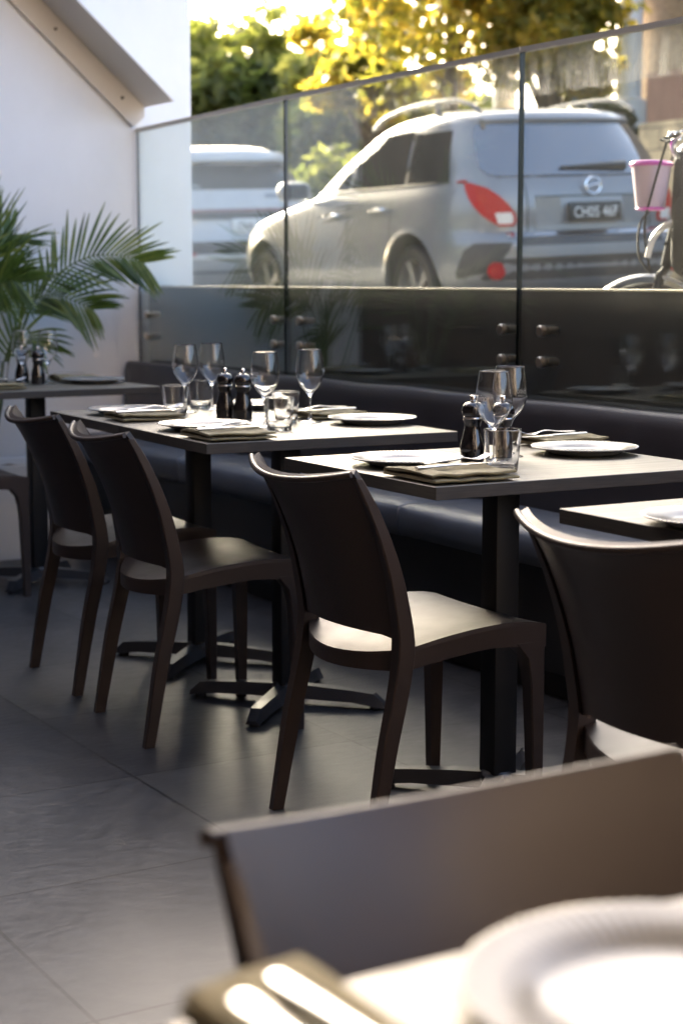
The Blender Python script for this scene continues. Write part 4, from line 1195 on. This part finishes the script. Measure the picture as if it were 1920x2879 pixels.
for s in (1, -1):
    # windows: front door, rear door, quarter
    def win(u0, u1, top0, top1, slant0, slant1, n=6):
        rows = []
        for k in range(n + 1):
            a = k / n
            rows.append((1.10 + 0.02 + (top0 - 1.12) * a, u0 + slant0 * a, u1 + slant1 * a))
        return rows
    o = obj('side_window', B.side_patch(win(1.10, 1.98, 1.475, 1.475, 0.02, -0.72), 10, s, 0.008), M_carglass, sv)
    o = obj('side_window', B.side_patch(win(0.16, 1.03, 1.50, 1.50, 0.05, 0.02), 10, s, 0.008), M_carglass, sv)
    o = obj('side_window', B.side_patch(win(-0.44, 0.11, 1.475, 1.48, 0.16, 0.04), 8, s, 0.008), M_carglass, sv)
    # black frames between panes and door seams
    bm = bmesh.new()
    B.side_patch([(1.108, 2.02, -0.47), (1.120, 2.0, -0.45)], 12, s, 0.005, bm=bm)
    B.side_patch([(1.12, 1.03, 1.10), (1.50, 1.05, 1.12)], 2, s, 0.0045, bm=bm); B.side_patch([(1.12, 0.11, 0.16), (1.49, 0.155, 0.21)], 2, s, 0.0045, bm=bm)
    obj('window_trim', bm, M_plateblack, sv)
    for (u0, u1, c) in ((0.30, 1.03, 'rear'), (1.06, 2.10, 'front')):
        for uu in ((u0, u1) if c == 'rear' else (u1,)):
            obj('door_seam', B.side_patch([(w_, uu - 0.004, uu + 0.004) for w_ in lin(0.36, 1.10, 8)], 1, s, 0.0015), M_plateblack, sv)
    for uu, ww in ((0.42, 0.955), (1.22, 0.935)):
        bm = bmesh.new(); y = s * (B.side_v(uu, ww) + 0.022)
        add_tube(bm, [(uu - 0.01, y - s * 0.024, ww), (uu, y, ww), (uu + 0.10, y + s * 0.004, ww), (uu + 0.20, y, ww - 0.003), (uu + 0.21, y - s * 0.024, ww - 0.003)], [0.010, 0.013, 0.014, 0.013, 0.010], 8)
        obj('door_handle', bm, M_chrome, sv)
    # mirror
    bm = bmesh.new(); puff_box(bm, 1.78, 1.93, s * 0.99 - 0.11, s * 0.99 + 0.09, 1.07, 1.21, 0.05, 0.01, (6, 6, 6), 2)
    add_tube(bm, [(1.86, s * 0.84, 1.09), (1.86, s * 0.93, 1.11)], 0.025, 8)
    obj('side_mirror', bm, M_silver, sv)
    bm = bmesh.new(); puff_box(bm, 1.772, 1.785, s * 0.99 - 0.085, s * 0.99 + 0.07, 1.085, 1.195, 0.004, 0.001, (2, 4, 4), 2)
    obj('mirror_glass', bm, M_carglass, sv)
    # roof rail
    bm = bmesh.new()
    rail = [(-0.50, 0.60, 1.585), (-0.40, 0.61, 1.635), (-0.20, 0.615, 1.685), (0.15, 0.615, 1.700), (0.6, 0.61, 1.692), (1.0, 0.595, 1.645), (1.20, 0.585, 1.575)]
    add_tube(bm, [(p[0], s * p[1], p[2]) for p in spline_pts(rail, 30)], 0.016, 8)
    for uu in (0.1, ):
        add_tube(bm, [(uu, s * 0.61, 1.60), (uu, s * 0.61, 1.695)], 0.022, 8)
    obj('roof_rail', bm, M_railgrey, sv)
    # tail light with its clear lens
    tl = obj('tail_light', B.corner_patch([(0.80, -0.80, 0.56), (0.83, -0.775, 0.545), (0.88, -0.735, 0.555), (0.94, -0.69, 0.59), (1.00, -0.65, 0.635), (1.06, -0.61, 0.69), (1.10, -0.585, 0.755), (1.115, -0.60, 0.80)], 14, s, 0.010, 0.014), M_red, sv)
    bm = B.rear_patch([(0.815, s * 0.575, s * 0.66), (0.85, s * 0.57, s * 0.67), (0.89, s * 0.585, s * 0.68)], 6, 0.016, 0.01); obj('reversing_lens', bm, M_clear, tl)
    # rear bumper reflector
    bm = bmesh.new()
    t = bmesh.new(); bmesh.ops.create_cone(t, cap_ends=True, segments=20, radius1=0.062, radius2=0.058, depth=0.03)
    merge(bm, t, 0, Matrix.Translation((B.rear_u(0.70, 0.50) - 0.022, s * 0.70, 0.50)) @ Matrix.Rotation(R(-90), 4, 'Y') @ Matrix.Rotation(R(0), 4, 'X'))
    obj('reflector', bm, M_red, sv)
# rear window, wiper, spoiler lamp
obj('rear_window', B.rear_patch([(w_, -h_, h_) for w_, h_ in ((1.135, 0.60), (1.15, 0.665), (1.20, 0.69), (1.30, 0.675), (1.40, 0.65), (1.48, 0.62), (1.515, 0.58))], 16, 0.013), M_rearglass, sv)
bm = bmesh.new()
pw = [(B.rear_u(v, 1.185 + 0.02 * (0.3 - v)) - 0.03, v, 1.185 + 0.012 * (0.3 - v)) for v in lin(-0.06 - 0.25, 0.30 - 0.1, 8)]
add_tube(bm, pw, [0.034, 0.030, 0.026, 0.022, 0.018, 0.014, 0.010, 0.008], 8)
obj('wiper', bm, M_plateblack, sv)
bm = B.rear_patch([(1.535, -0.17, 0.17), (1.552, -0.17, 0.17)], 6, 0.012, 0.01); obj('brake_lamp', bm, M_red, sv)
bm = B.rear_patch([(w_, -h_, h_) for w_, h_ in ((1.528, 0.56), (1.55, 0.58), (1.575, 0.55))], 10, 0.055, 0.05); obj('spoiler', bm, M_silver, sv)
# tailgate panel seams, plate recess, plate, badge, chrome bar, bumper cladding
bm = bmesh.new()
for v in (-0.475, 0.475):
    B.rear_patch([(w_, v - 0.004, v + 0.004) for w_ in lin(0.76, 1.12, 6)], 1, 0.0025, bm=bm)
B.rear_patch([(0.985, -0.42, 0.42), (0.995, -0.42, 0.42)], 8, 0.004, bm=bm)
B.rear_patch([(1.124, -0.62, 0.62), (1.132, -0.63, 0.63)], 8, 0.003, bm=bm)
obj('tailgate_seam', bm, M_plateblack, sv)
bm = bmesh.new()
B.rear_patch([(0.795, -0.42, -0.245), (0.985, -0.42, -0.245)], 2, 0.010, 0.012, bm=bm); B.rear_patch([(0.795, 0.245, 0.42), (0.985, 0.245, 0.42)], 2, 0.010, 0.012, bm=bm); B.rear_patch([(0.770, -0.42, 0.42), (0.794, -0.42, 0.42)], 6, 0.012, 0.012, bm=bm)
obj('tailgate_surround', bm, M_silver, sv)
bm = bmesh.new(); add_box(bm, -0.955, -0.935, -0.20, 0.20, 0.815, 0.945, 0.004); pt = obj('number_plate', bm, M_plateblack, sv)
lettering(pt, 'plate_lettering', 'CH05 46F', 0.105, M_platewhite, (-0.9575, 0.0, 0.842), (0, -1, 0), (0, 0, 1), 0.78)
bm = bmesh.new()
add_tube(bm, [(-0.925, 0.058 * math.cos(a), 1.055 + 0.058 * math.sin(a)) for a in lin(0, 2 * PI, 25)], 0.008, 8, cap=False)
add_tube(bm, [(-0.925, 0.052, 1.045), (-0.930, 0.0, 1.060), (-0.925, -0.052, 1.068)], 0.009, 8)
obj('badge', bm, M_chrome, sv)
obj('chrome_strip', B.rear_patch([(0.725, -0.62, 0.62), (0.755, -0.62, 0.62)], 14, 0.014, 0.016), M_chrome, sv)
bm = bmesh.new()
B.rear_patch([(0.34, -0.80, 0.80), (0.45, -0.83, 0.83), (0.58, -0.84, 0.84)], 20, 0.006, 0.01, bm=bm)
B.rear_patch([(0.665, -0.55, 0.55), (0.715, -0.55, 0.55)], 14, 0.006, 0.01, bm=bm)
obj('bumper_cladding', bm, M_cladding, sv)
obj('bumper_step', B.rear_patch([(0.585, -0.56, 0.56), (0.612, -0.60, 0.60), (0.66, -0.60, 0.60)], 14, 0.034, 0.025), M_silver, sv)
for s in (1, -1):
    obj('bumper_corner', B.corner_patch([(0.36, -0.52, 0.80), (0.50, -0.58, 0.70), (0.64, -0.66, 0.62), (0.69, -0.73, 0.60)], 10, s, 0.007, 0.01), M_cladding, sv)
sv.scale = (1.0, 1.09, 1.03)
place_car(sv, (7.99, 10.57, 0.755), 0.0898, 0.0049, 0.045)

# white car ahead of it
wv = thing('parked_car', 'white car parked ahead of the silver one, its tail behind the first glass panel', 'car')
W = Body(hw=[(0.28, 0.84), (0.5, 0.93), (0.75, 0.955), (1.0, 0.945), (1.14, 0.90), (1.30, 0.84), (1.52, 0.75), (1.60, 0.69), (1.68, 0.50), (1.71, 0.25)],
         ur=[(0.28, -0.85), (0.5, -1.02), (0.70, -1.03), (0.85, -0.97), (1.05, -0.95), (1.16, -0.90), (1.32, -0.80), (1.52, -0.66), (1.60, -0.62), (1.68, -0.35), (1.71, 0.3)],
         uf=[(0.28, 3.4), (0.5, 3.7), (0.75, 3.68), (0.98, 3.2), (1.08, 2.4), (1.16, 2.15), (1.32, 1.85), (1.52, 1.4), (1.60, 1.2), (1.68, 0.9), (1.71, 0.6)])
obj('body', W.mesh(lin(0.28, 1.16, 28) + lin(1.19, 1.6, 14) + lin(1.615, 1.71, 8)), M_whitecar, wv, angle=R(32))
obj('rear_window', W.rear_patch([(1.235, -0.68, 0.68), (1.30, -0.75, 0.75), (1.40, -0.72, 0.72), (1.50, -0.68, 0.68), (1.535, -0.60, 0.60)], 16, 0.004), M_carglass, wv)
obj('spoiler', W.rear_patch([(1.52, -0.70, 0.70), (1.56, -0.69, 0.69), (1.615, -0.62, 0.62)], 16, 0.16, 0.14), M_whitecar, wv)
obj('light_bar', W.rear_patch([(1.010, -0.90, 0.90), (1.036, -0.90, 0.90)], 24, 0.010, 0.01), principled('smoked_red_lens', (0.20, 0.055, 0.05), 0.3), wv)
obj('bumper_cladding', W.rear_patch([(0.40, -0.85, 0.85), (0.62, -0.88, 0.88), (0.72, -0.88, 0.88)], 24, 0.010, 0.01), M_cladding, wv)
obj('tailgate_recess', W.rear_patch([(0.935, -0.86, 0.86), (1.004, -0.88, 0.88)], 24, 0.006, 0.006), M_cladding, wv)
obj('bumper_trim', W.rear_patch([(0.545, -0.80, 0.80), (0.575, -0.80, 0.80)], 24, 0.022, 0.014), M_platewhite, wv)
bm = bmesh.new(); add_box(bm, -1.0, -0.975, -0.22, 0.22, 0.80, 0.94, 0.004); p2 = obj('number_plate', bm, M_platewhite, wv)
lettering(p2, 'plate_lettering', 'CNA 71B', 0.10, M_plateblack, (-1.0025, 0, 0.833), (0, -1, 0), (0, 0, 1), 0.8)
bm = bmesh.new(); W.rear_patch([(1.145, -0.56, -0.20), (1.185, -0.56, -0.20)], 4, 0.006, 0.006, bm=bm); obj('name_badge', bm, M_alloy, wv)
for s in (1, -1):
    obj('tail_light', W.corner_patch([(0.985, -0.60, 0.62), (1.02, -0.56, 0.58), (1.065, -0.58, 0.62)], 10, s, 0.012, 0.012), M_red, wv)
    obj('reflector', W.rear_patch([(0.58, s * 0.62, s * 0.82), (0.615, s * 0.62, s * 0.82)], 4, 0.018, 0.012), M_red, wv)
    obj('side_window', W.side_patch([(1.15, -0.45, 2.0), (1.32, -0.38, 1.7), (1.50, -0.25, 1.25)], 12, s, 0.003), M_carglass, wv)
    for u in (0.0, 2.75): make_wheel(wv, u, s * 0.84, s, 0.36)
place_car(wv, (8.27, 16.45, 0.86), R(2.0), R(0.8), R(2.2))

# ------------------------------------------------------------------ child's bicycle beyond the glass
M_pink = principled('pink_plastic', (0.55, 0.08, 0.42), 0.35)
M_bwhite = principled('white_plastic', (0.75, 0.73, 0.72), 0.35)
M_wicker = principled('white_wicker', (0.50, 0.38, 0.45), 0.6, bump=0.4, bscale=200)
bk = thing('bicycle', 'black child bicycle with a pink-rimmed white basket, right edge beyond the glass', 'bicycle', (4.073, 4.554, 0.75))
bk.rotation_euler.z = R(133)      # front points along local +x, towards the left of the picture
def bl(name, bm, m, ang=R(40)): return obj(name, bm, m, bk, angle=ang)
for wx in (0.09, -0.58):
    bm = bmesh.new()
    add_tube(bm, [(wx + 0.195 * math.cos(a), 0, 0.20 + 0.195 * math.sin(a)) for a in lin(0, 2 * PI, 37)], 0.020, 8, cap=False)
    wo_ = bl('wheel', bm, M_rubber)
    bm = bmesh.new()
    for k in range(12):
        a = 2 * PI * k / 12
        add_tube(bm, [(wx, 0.012 * (-1) ** k, 0.20), (wx + 0.178 * math.cos(a), 0, 0.20 + 0.178 * math.sin(a))], 0.0018, 5)
    add_tube(bm, [(wx, -0.04, 0.20), (wx, 0.04, 0.20)], 0.016, 10)
    obj('spokes', bm, M_alloy, wo_)
    bm = bmesh.new()
    secs = []
    for k in range(21):
        a = R(25) + R(140) * k / 20
        c, s_ = math.cos(a), math.sin(a)
        secs.append([Vector((wx + 0.235 * c, -0.027, 0.20 + 0.235 * s_)), Vector((wx + 0.245 * c, -0.012, 0.20 + 0.245 * s_)), Vector((wx + 0.245 * c, 0.012, 0.20 + 0.245 * s_)), Vector((wx + 0.235 * c, 0.027, 0.20 + 0.235 * s_))])
    add_loft(bm, secs); bl('mudguard', bm, M_bwhite)
bm = bmesh.new()
add_tube(bm, [(0.09, -0.045, 0.20), (0.045, -0.045, 0.44), (0.02, 0, 0.47)], 0.013, 8); add_tube(bm, [(0.09, 0.045, 0.20), (0.045, 0.045, 0.44), (0.02, 0, 0.47)], 0.013, 8)
add_tube(bm, [(0.02, 0, 0.47), (-0.01, 0, 0.62), (-0.02, 0, 0.86)], 0.026, 10); bl('fork', bm, M_rubber)
bm = bmesh.new()
add_tube(bm, [(0.02, 0, 0.56), (-0.10, 0, 0.40), (-0.22, 0, 0.27), (-0.30, 0, 0.24)], 0.022, 10)
add_tube(bm, [(-0.30, 0, 0.24), (-0.38, 0, 0.50), (-0.40, 0, 0.58)], 0.018, 10)
for s in (-1, 1):
    add_tube(bm, [(-0.30, s * 0.03, 0.24), (-0.58, s * 0.05, 0.20)], 0.010, 8); add_tube(bm, [(-0.37, s * 0.02, 0.48), (-0.58, s * 0.05, 0.20)], 0.009, 8)
bl('frame', bm, M_rubber)
bm = bmesh.new()
hb = spline_pts([(-0.12, -0.26, 0.90), (-0.05, -0.24, 0.91), (0.0, -0.14, 0.88), (-0.01, 0, 0.83), (0.0, 0.14, 0.88), (-0.05, 0.24, 0.91), (-0.12, 0.26, 0.90)], 36)
add_tube(bm, hb, 0.011, 8); bl('handlebar', bm, M_chrome)
bm = bmesh.new()
for s in (-1, 1):
    add_tube(bm, [(-0.05, s * 0.243, 0.91), (-0.14, s * 0.262, 0.90)], 0.018, 10); add_tube(bm, [(-0.02, s * 0.21, 0.90), (0.03, s * 0.23, 0.885), (0.0, s * 0.27, 0.875)], 0.006, 6)
bl('grips', bm, M_rubber)
bm = bmesh.new()
add_tube(bm, spline_pts([(0.02, -0.16, 0.88), (0.08, -0.14, 0.70), (0.125, -0.06, 0.62), (0.12, -0.02, 0.50), (0.05, -0.01, 0.42)], 20), 0.005, 6)
add_tube(bm, spline_pts([(0.02, 0.16, 0.88), (0.07, 0.10, 0.72), (0.10, 0.03, 0.60), (0.08, 0.0, 0.45)], 20), 0.005, 6)
bl('brake_cables', bm, M_rubber)
bm = bmesh.new()
bx0, bz0 = 0.085, 0.665
def oval(k, rx, ry, z, n=32): return Vector((bx0 + rx * math.cos(2 * PI * k / n), ry * math.sin(2 * PI * k / n), z))
grid = []
for i in range(9):
    a = i / 8; rx = 0.046 + 0.020 * a; ry = 0.070 + 0.028 * a
    grid.append([oval(k, rx * (1 + 0.012 * math.cos(k * PI)), ry * (1 + 0.012 * math.cos(k * PI)), bz0 + 0.155 * a - 0.03 * math.cos(2 * PI * k / 32) * 0) for k in range(33)])
add_sheet(bm, grid, 0.003)
f = bm.faces.new([bm.verts.new(oval(k, 0.045, 0.069, bz0 + 0.004)) for k in range(32)])
bs = bl('basket', bm, M_wicker)
bm = bmesh.new()
add_tube(bm, [oval(k, 0.066, 0.098, bz0 + 0.155) for k in range(33)], 0.0095, 8, cap=False); add_tube(bm, [oval(k, 0.047, 0.071, bz0 + 0.004) for k in range(33)], 0.005, 8, cap=False)
obj('basket_rim', bm, M_pink, bs)
bm = bmesh.new(); puff_box(bm, -0.52, -0.28, -0.065, 0.065, 0.57, 0.625, 0.024, 0.01, (8, 6, 4), 4); bl('saddle', bm, M_rubber)
bm = bmesh.new(); add_lathe(bm, [(0, 0.905), (0.026, 0.905), (0.026, 0.915), (0.018, 0.930), (0, 0.935)], 16, (0.0, 0.10, -0.01)); bl('bell', bm, M_chrome)
bm = bmesh.new(); puff_box(bm, -0.16, 0.005, -0.09, 0.09, 0.43, 0.72, 0.06, 0.01, (5, 6, 8), 6); bl('frame_bag', bm, principled('black_canvas', (0.03, 0.027, 0.024), 0.85, bump=0.5, bscale=200))
bm = bmesh.new(); add_tube(bm, spline_pts([(0.0, 0.03, 0.62), (0.035, 0.03, 0.605), (0.070, 0.03, 0.565), (0.088, 0.03, 0.50)], 12), 0.011, 8); bl('front_bumper', bm, M_bwhite)

# ------------------------------------------------------------------ trees, hedges, stone wall, house across the street
def foliage(bm, blobs, n, size, seed, flat=0.0):
    rnd = random.Random(seed)
    tot = sum(b[3] ** 2 for b in blobs)
    for (cx, cy, cz, r) in blobs:
        k = int(n * r * r / tot)
        for _ in range(k):
            d = Vector((rnd.gauss(0, 1), rnd.gauss(0, 1), rnd.gauss(0, 1))).normalized()
            rr = r * (rnd.random() ** 0.45) * (1 + 0.25 * noise.noise(Vector((cx, cy, cz)) + d * 2.2))
            p = Vector((cx, cy, cz)) + Vector((d.x * rr, d.y * rr, d.z * rr * 0.85))
            s = size * (0.6 + 0.8 * rnd.random())
            a = Vector((rnd.gauss(0, 1), rnd.gauss(0, 1), rnd.gauss(0, 0.7))).normalized()
            b = a.cross(Vector((rnd.gauss(0, 1), rnd.gauss(0, 1), rnd.gauss(0, 1)))).normalized()
            c = a.cross(b) * 0.12 * s
            v = [bm.verts.new(p + q) for q in (a * s, b * s * 0.45 + c, -a * s * 0.9, -b * s * 0.45 + c)]
            bm.faces.new(v)
def blob_cloud(center, rad, nb, seed, br=(0.28, 0.42)):
    rnd = random.Random(seed)
    out = []
    for _ in range(nb):
        d = Vector((rnd.gauss(0, 1), rnd.gauss(0, 1), rnd.gauss(0, 1))).normalized() * (rnd.random() ** 0.5)
        out.append((center[0] + d.x * rad[0], center[1] + d.y * rad[1], center[2] + d.z * rad[2], rnd.uniform(*br) * min(rad)))
    return out
def make_tree(label, base, center, rad, nb, n, size, lm, seed, group='trees across the street', br=(0.28, 0.42), trunk_r=0.18):
    t = thing('leafy_tree', label, 'tree', base, 0, group)
    bp = Vector(base)
    bl_ = blob_cloud(center, rad, nb, seed, br)
    bm = bmesh.new(); foliage(bm, [(b[0] - bp.x, b[1] - bp.y, b[2] - bp.z, b[3]) for b in bl_], n, size, seed + 1)
    obj('crown', bm, lm, t, sm=False)
    bm = bmesh.new()
    c = Vector(center) - bp
    top = Vector((c.x * .6, c.y * .6, c.z * 0.75))
    add_tube(bm, spline_pts([(0, 0, -0.3), (0.05, 0.03, c.z * .3), (c.x * .3 - .05, c.y * .3, c.z * .55), top], 14), [trunk_r * (1 - 0.6 * i / 14) for i in range(15)], 10)
    rnd = random.Random(seed + 5)
    for b in rnd.sample(bl_, min(8, len(bl_))):
        e = Vector(b[:3]) - bp; s0 = Vector((c.x * .25, c.y * .25, c.z * rnd.uniform(.4, .65)))
        add_tube(bm, spline_pts([s0, (s0 + e) / 2 + Vector((0, 0, 0.25)), e], 8), [trunk_r * 0.4 * (1 - 0.8 * i / 8) + 0.01 for i in range(9)], 6)
    obj('trunk', bm, M_bark, t)
    return t
make_tree('tall yellow-green tree above the silver car, bright sky gaps in its crown', (16.2, 23.6, 1.2), (16.0, 23.0, 8.0), (3.3, 3.0, 4.6), 80, 19000, 0.115, M_leafyellow, 21)
make_tree('yellow-green tree beside the white porch column', (17.0, 21.9, 1.2), (16.9, 21.6, 5.4), (1.5, 1.5, 1.9), 20, 5500, 0.12, M_leafyellow, 25)
make_tree('small orange-yellow tree between the green trees and the tall yellow one', (16.9, 27.0, 1.2), (16.6, 26.4, 5.1), (1.3, 1.3, 1.3), 16, 4000, 0.13, M_leafyellow, 31)
make_tree('round green tree next to the white end wall', (17.6, 37.5, 1.2), (17.4, 37.0, 4.2), (3.0, 2.6, 2.55), 46, 10500, 0.24, M_leafgreen, 41)
make_tree('lighter green tree just right of the round one', (20.2, 36.5, 1.2), (20.0, 36.0, 4.3), (3.0, 2.6, 2.6), 46, 10500, 0.24, M_leafgreen, 51)
make_tree('green tree behind the silver car roof, left of the tall yellow tree', (20.5, 33.0, 1.2), (20.2, 32.5, 3.9), (2.8, 2.4, 2.3), 42, 14000, 0.22, M_leafgreen, 61)
def make_hedge(label, c, rad, n, seed, lm=M_hedge, size=0.13):
    bm = bmesh.new()
    bl_ = blob_cloud((0, 0, 0), rad, 26, seed, (0.45, 0.62))
    foliage(bm, bl_, n, size, seed + 2)
    o = obj('hedge_bush', bm, lm, sm=False, loc=c)
    return tag(o, label, 'bush', 'clipped bushes across the street')
make_hedge('dark bush against the stone wall, right of the car roof', (14.8, 17.6, 2.1), (0.8, 1.1, 1.25), 6500, 71)
make_hedge('dark bush in the middle of the hedge above the car roof', (14.9, 20.0, 2.2), (0.9, 1.4, 1.2), 6500, 73)
make_hedge('dark bush at the left end of the hedge above the car roof', (15.1, 22.7, 2.1), (0.9, 1.5, 1.1), 6500, 75)
make_hedge('mid green bush low behind the gap between the two cars', (15.4, 25.5, 2.2), (1.0, 2.0, 1.2), 7000, 77, M_leafgreen, 0.15)
make_hedge('green bush below the round tree behind the white car', (15.2, 30.0, 2.2), (1.0, 2.4, 1.3), 7000, 79, M_leafgreen, 0.16)

def stone_mat():
    m, nt, out = mat('sandstone_blocks')
    b = N(nt, 'ShaderNodeBsdfPrincipled', inp={'Roughness': 0.85})
    tc = N(nt, 'ShaderNodeTexCoord')
    mp = N(nt, 'ShaderNodeMapping'); mp.inputs['Rotation'].default_value = (R(90), 0, R(90))
    nt.links.new(tc.outputs['Object'], mp.inputs[0])
    sw = N(nt, 'ShaderNodeSeparateXYZ'); nt.links.new(tc.outputs['Object'], sw.inputs[0])
    cb = N(nt, 'ShaderNodeCombineXYZ'); nt.links.new(sw.outputs['Y'], cb.inputs['X']); nt.links.new(sw.outputs['Z'], cb.inputs['Y'])
    br = N(nt, 'ShaderNodeTexBrick', inp={'Scale': 1.0, 'Brick Width': 0.55, 'Row Height': 0.26, 'Mortar Size': 0.012, 'Color1': (0.20, 0.17, 0.11, 1), 'Color2': (0.34, 0.29, 0.19, 1), 'Mortar': (0.12, 0.10, 0.075, 1)})
    nt.links.new(cb.outputs[0], br.inputs['Vector'])
    nz = N(nt, 'ShaderNodeTexNoise', inp={'Scale': 3.0, 'Detail': 7.0}); nt.links.new(tc.outputs['Object'], nz.inputs['Vector'])
    mx = N(nt, 'ShaderNodeMix', data_type='RGBA', blend_type='MULTIPLY'); mx.inputs[0].default_value = 1
    nt.links.new(br.outputs['Color'], mx.inputs[6]); nt.links.new(ramp(nt, nz.outputs['Fac'], [(0.32, (0.35, 0.35, 0.36)), (0.68, (1.4, 1.3, 1.2))]), mx.inputs[7])
    nt.links.new(mx.outputs[2], b.inputs['Base Color']); nt.links.new(b.outputs[0], out.inputs[0])
    return m
M_stone = stone_mat()
sw_ = thing('stone_wall', 'sandstone block wall with a reddish timber fence on top, right of the car', 'wall', (14.0, 11.0, 0.9))
bm = bmesh.new(); add_box(bm, 0, 0.45, -7, 5.35, 0.0, 2.15, 0.02); obj('stonework', bm, M_stone, sw_)
bm = bmesh.new(); add_box(bm, 0.10, 0.16, -7, 5.33, 2.155, 2.75); obj('fence', bm, principled('reddish_timber', (0.17, 0.085, 0.06), 0.8, var=0.25, scale=5, stretch=(1, 8, 0.6)), sw_)
hs = thing('brick_house', 'brick house with white porch columns, top right across the street', 'house', (19.4, 16.5, 1.2))
bm = bmesh.new(); add_box(bm, 0, 9, -9, 6.2, -0.2, 8.5)
obj('wall', bm, principled('pale_brick', (0.30, 0.23, 0.17), 0.85, var=0.45, scale=7, stretch=(1, 1, 2.6)), hs)
for yy in (5.95, 9.4):
    bm = bmesh.new(); add_lathe(bm, [(0.30, -0.2), (0.30, 2.9), (0.22, 2.95), (0.20, 5.5), (0.28, 5.6), (0.28, 5.9)], 20, (-0.4, yy, 0)); obj('porch_column', bm, M_bwhite, hs)
bm = bmesh.new(); add_box(bm, -0.8, 1.2, 6.25, 10.2, 5.9, 6.3); obj('porch_roof', bm, M_bwhite, hs)
bm = bmesh.new()
add_box(bm, -0.5, -0.4, 6.3, 7.4, 3.55, 3.65); add_box(bm, -0.5, -0.4, 6.3, 7.4, 2.75, 2.83)
for k in range(6): add_box(bm, -0.48, -0.42, 6.35 + 0.19 * k, 6.42 + 0.19 * k, 2.831, 3.549)
obj('balustrade', bm, M_bwhite, hs)
bm = bmesh.new(); add_box(bm, -0.03, 0.0 - 0.004, 1.6, 3.0, 3.6, 5.6, 0.01); wf = obj('window', bm, M_bwhite, hs)
bm = bmesh.new(); add_box(bm, -0.045, -0.031, 1.72, 2.88, 3.72, 5.48); obj('pane', bm, M_carglass, wf)
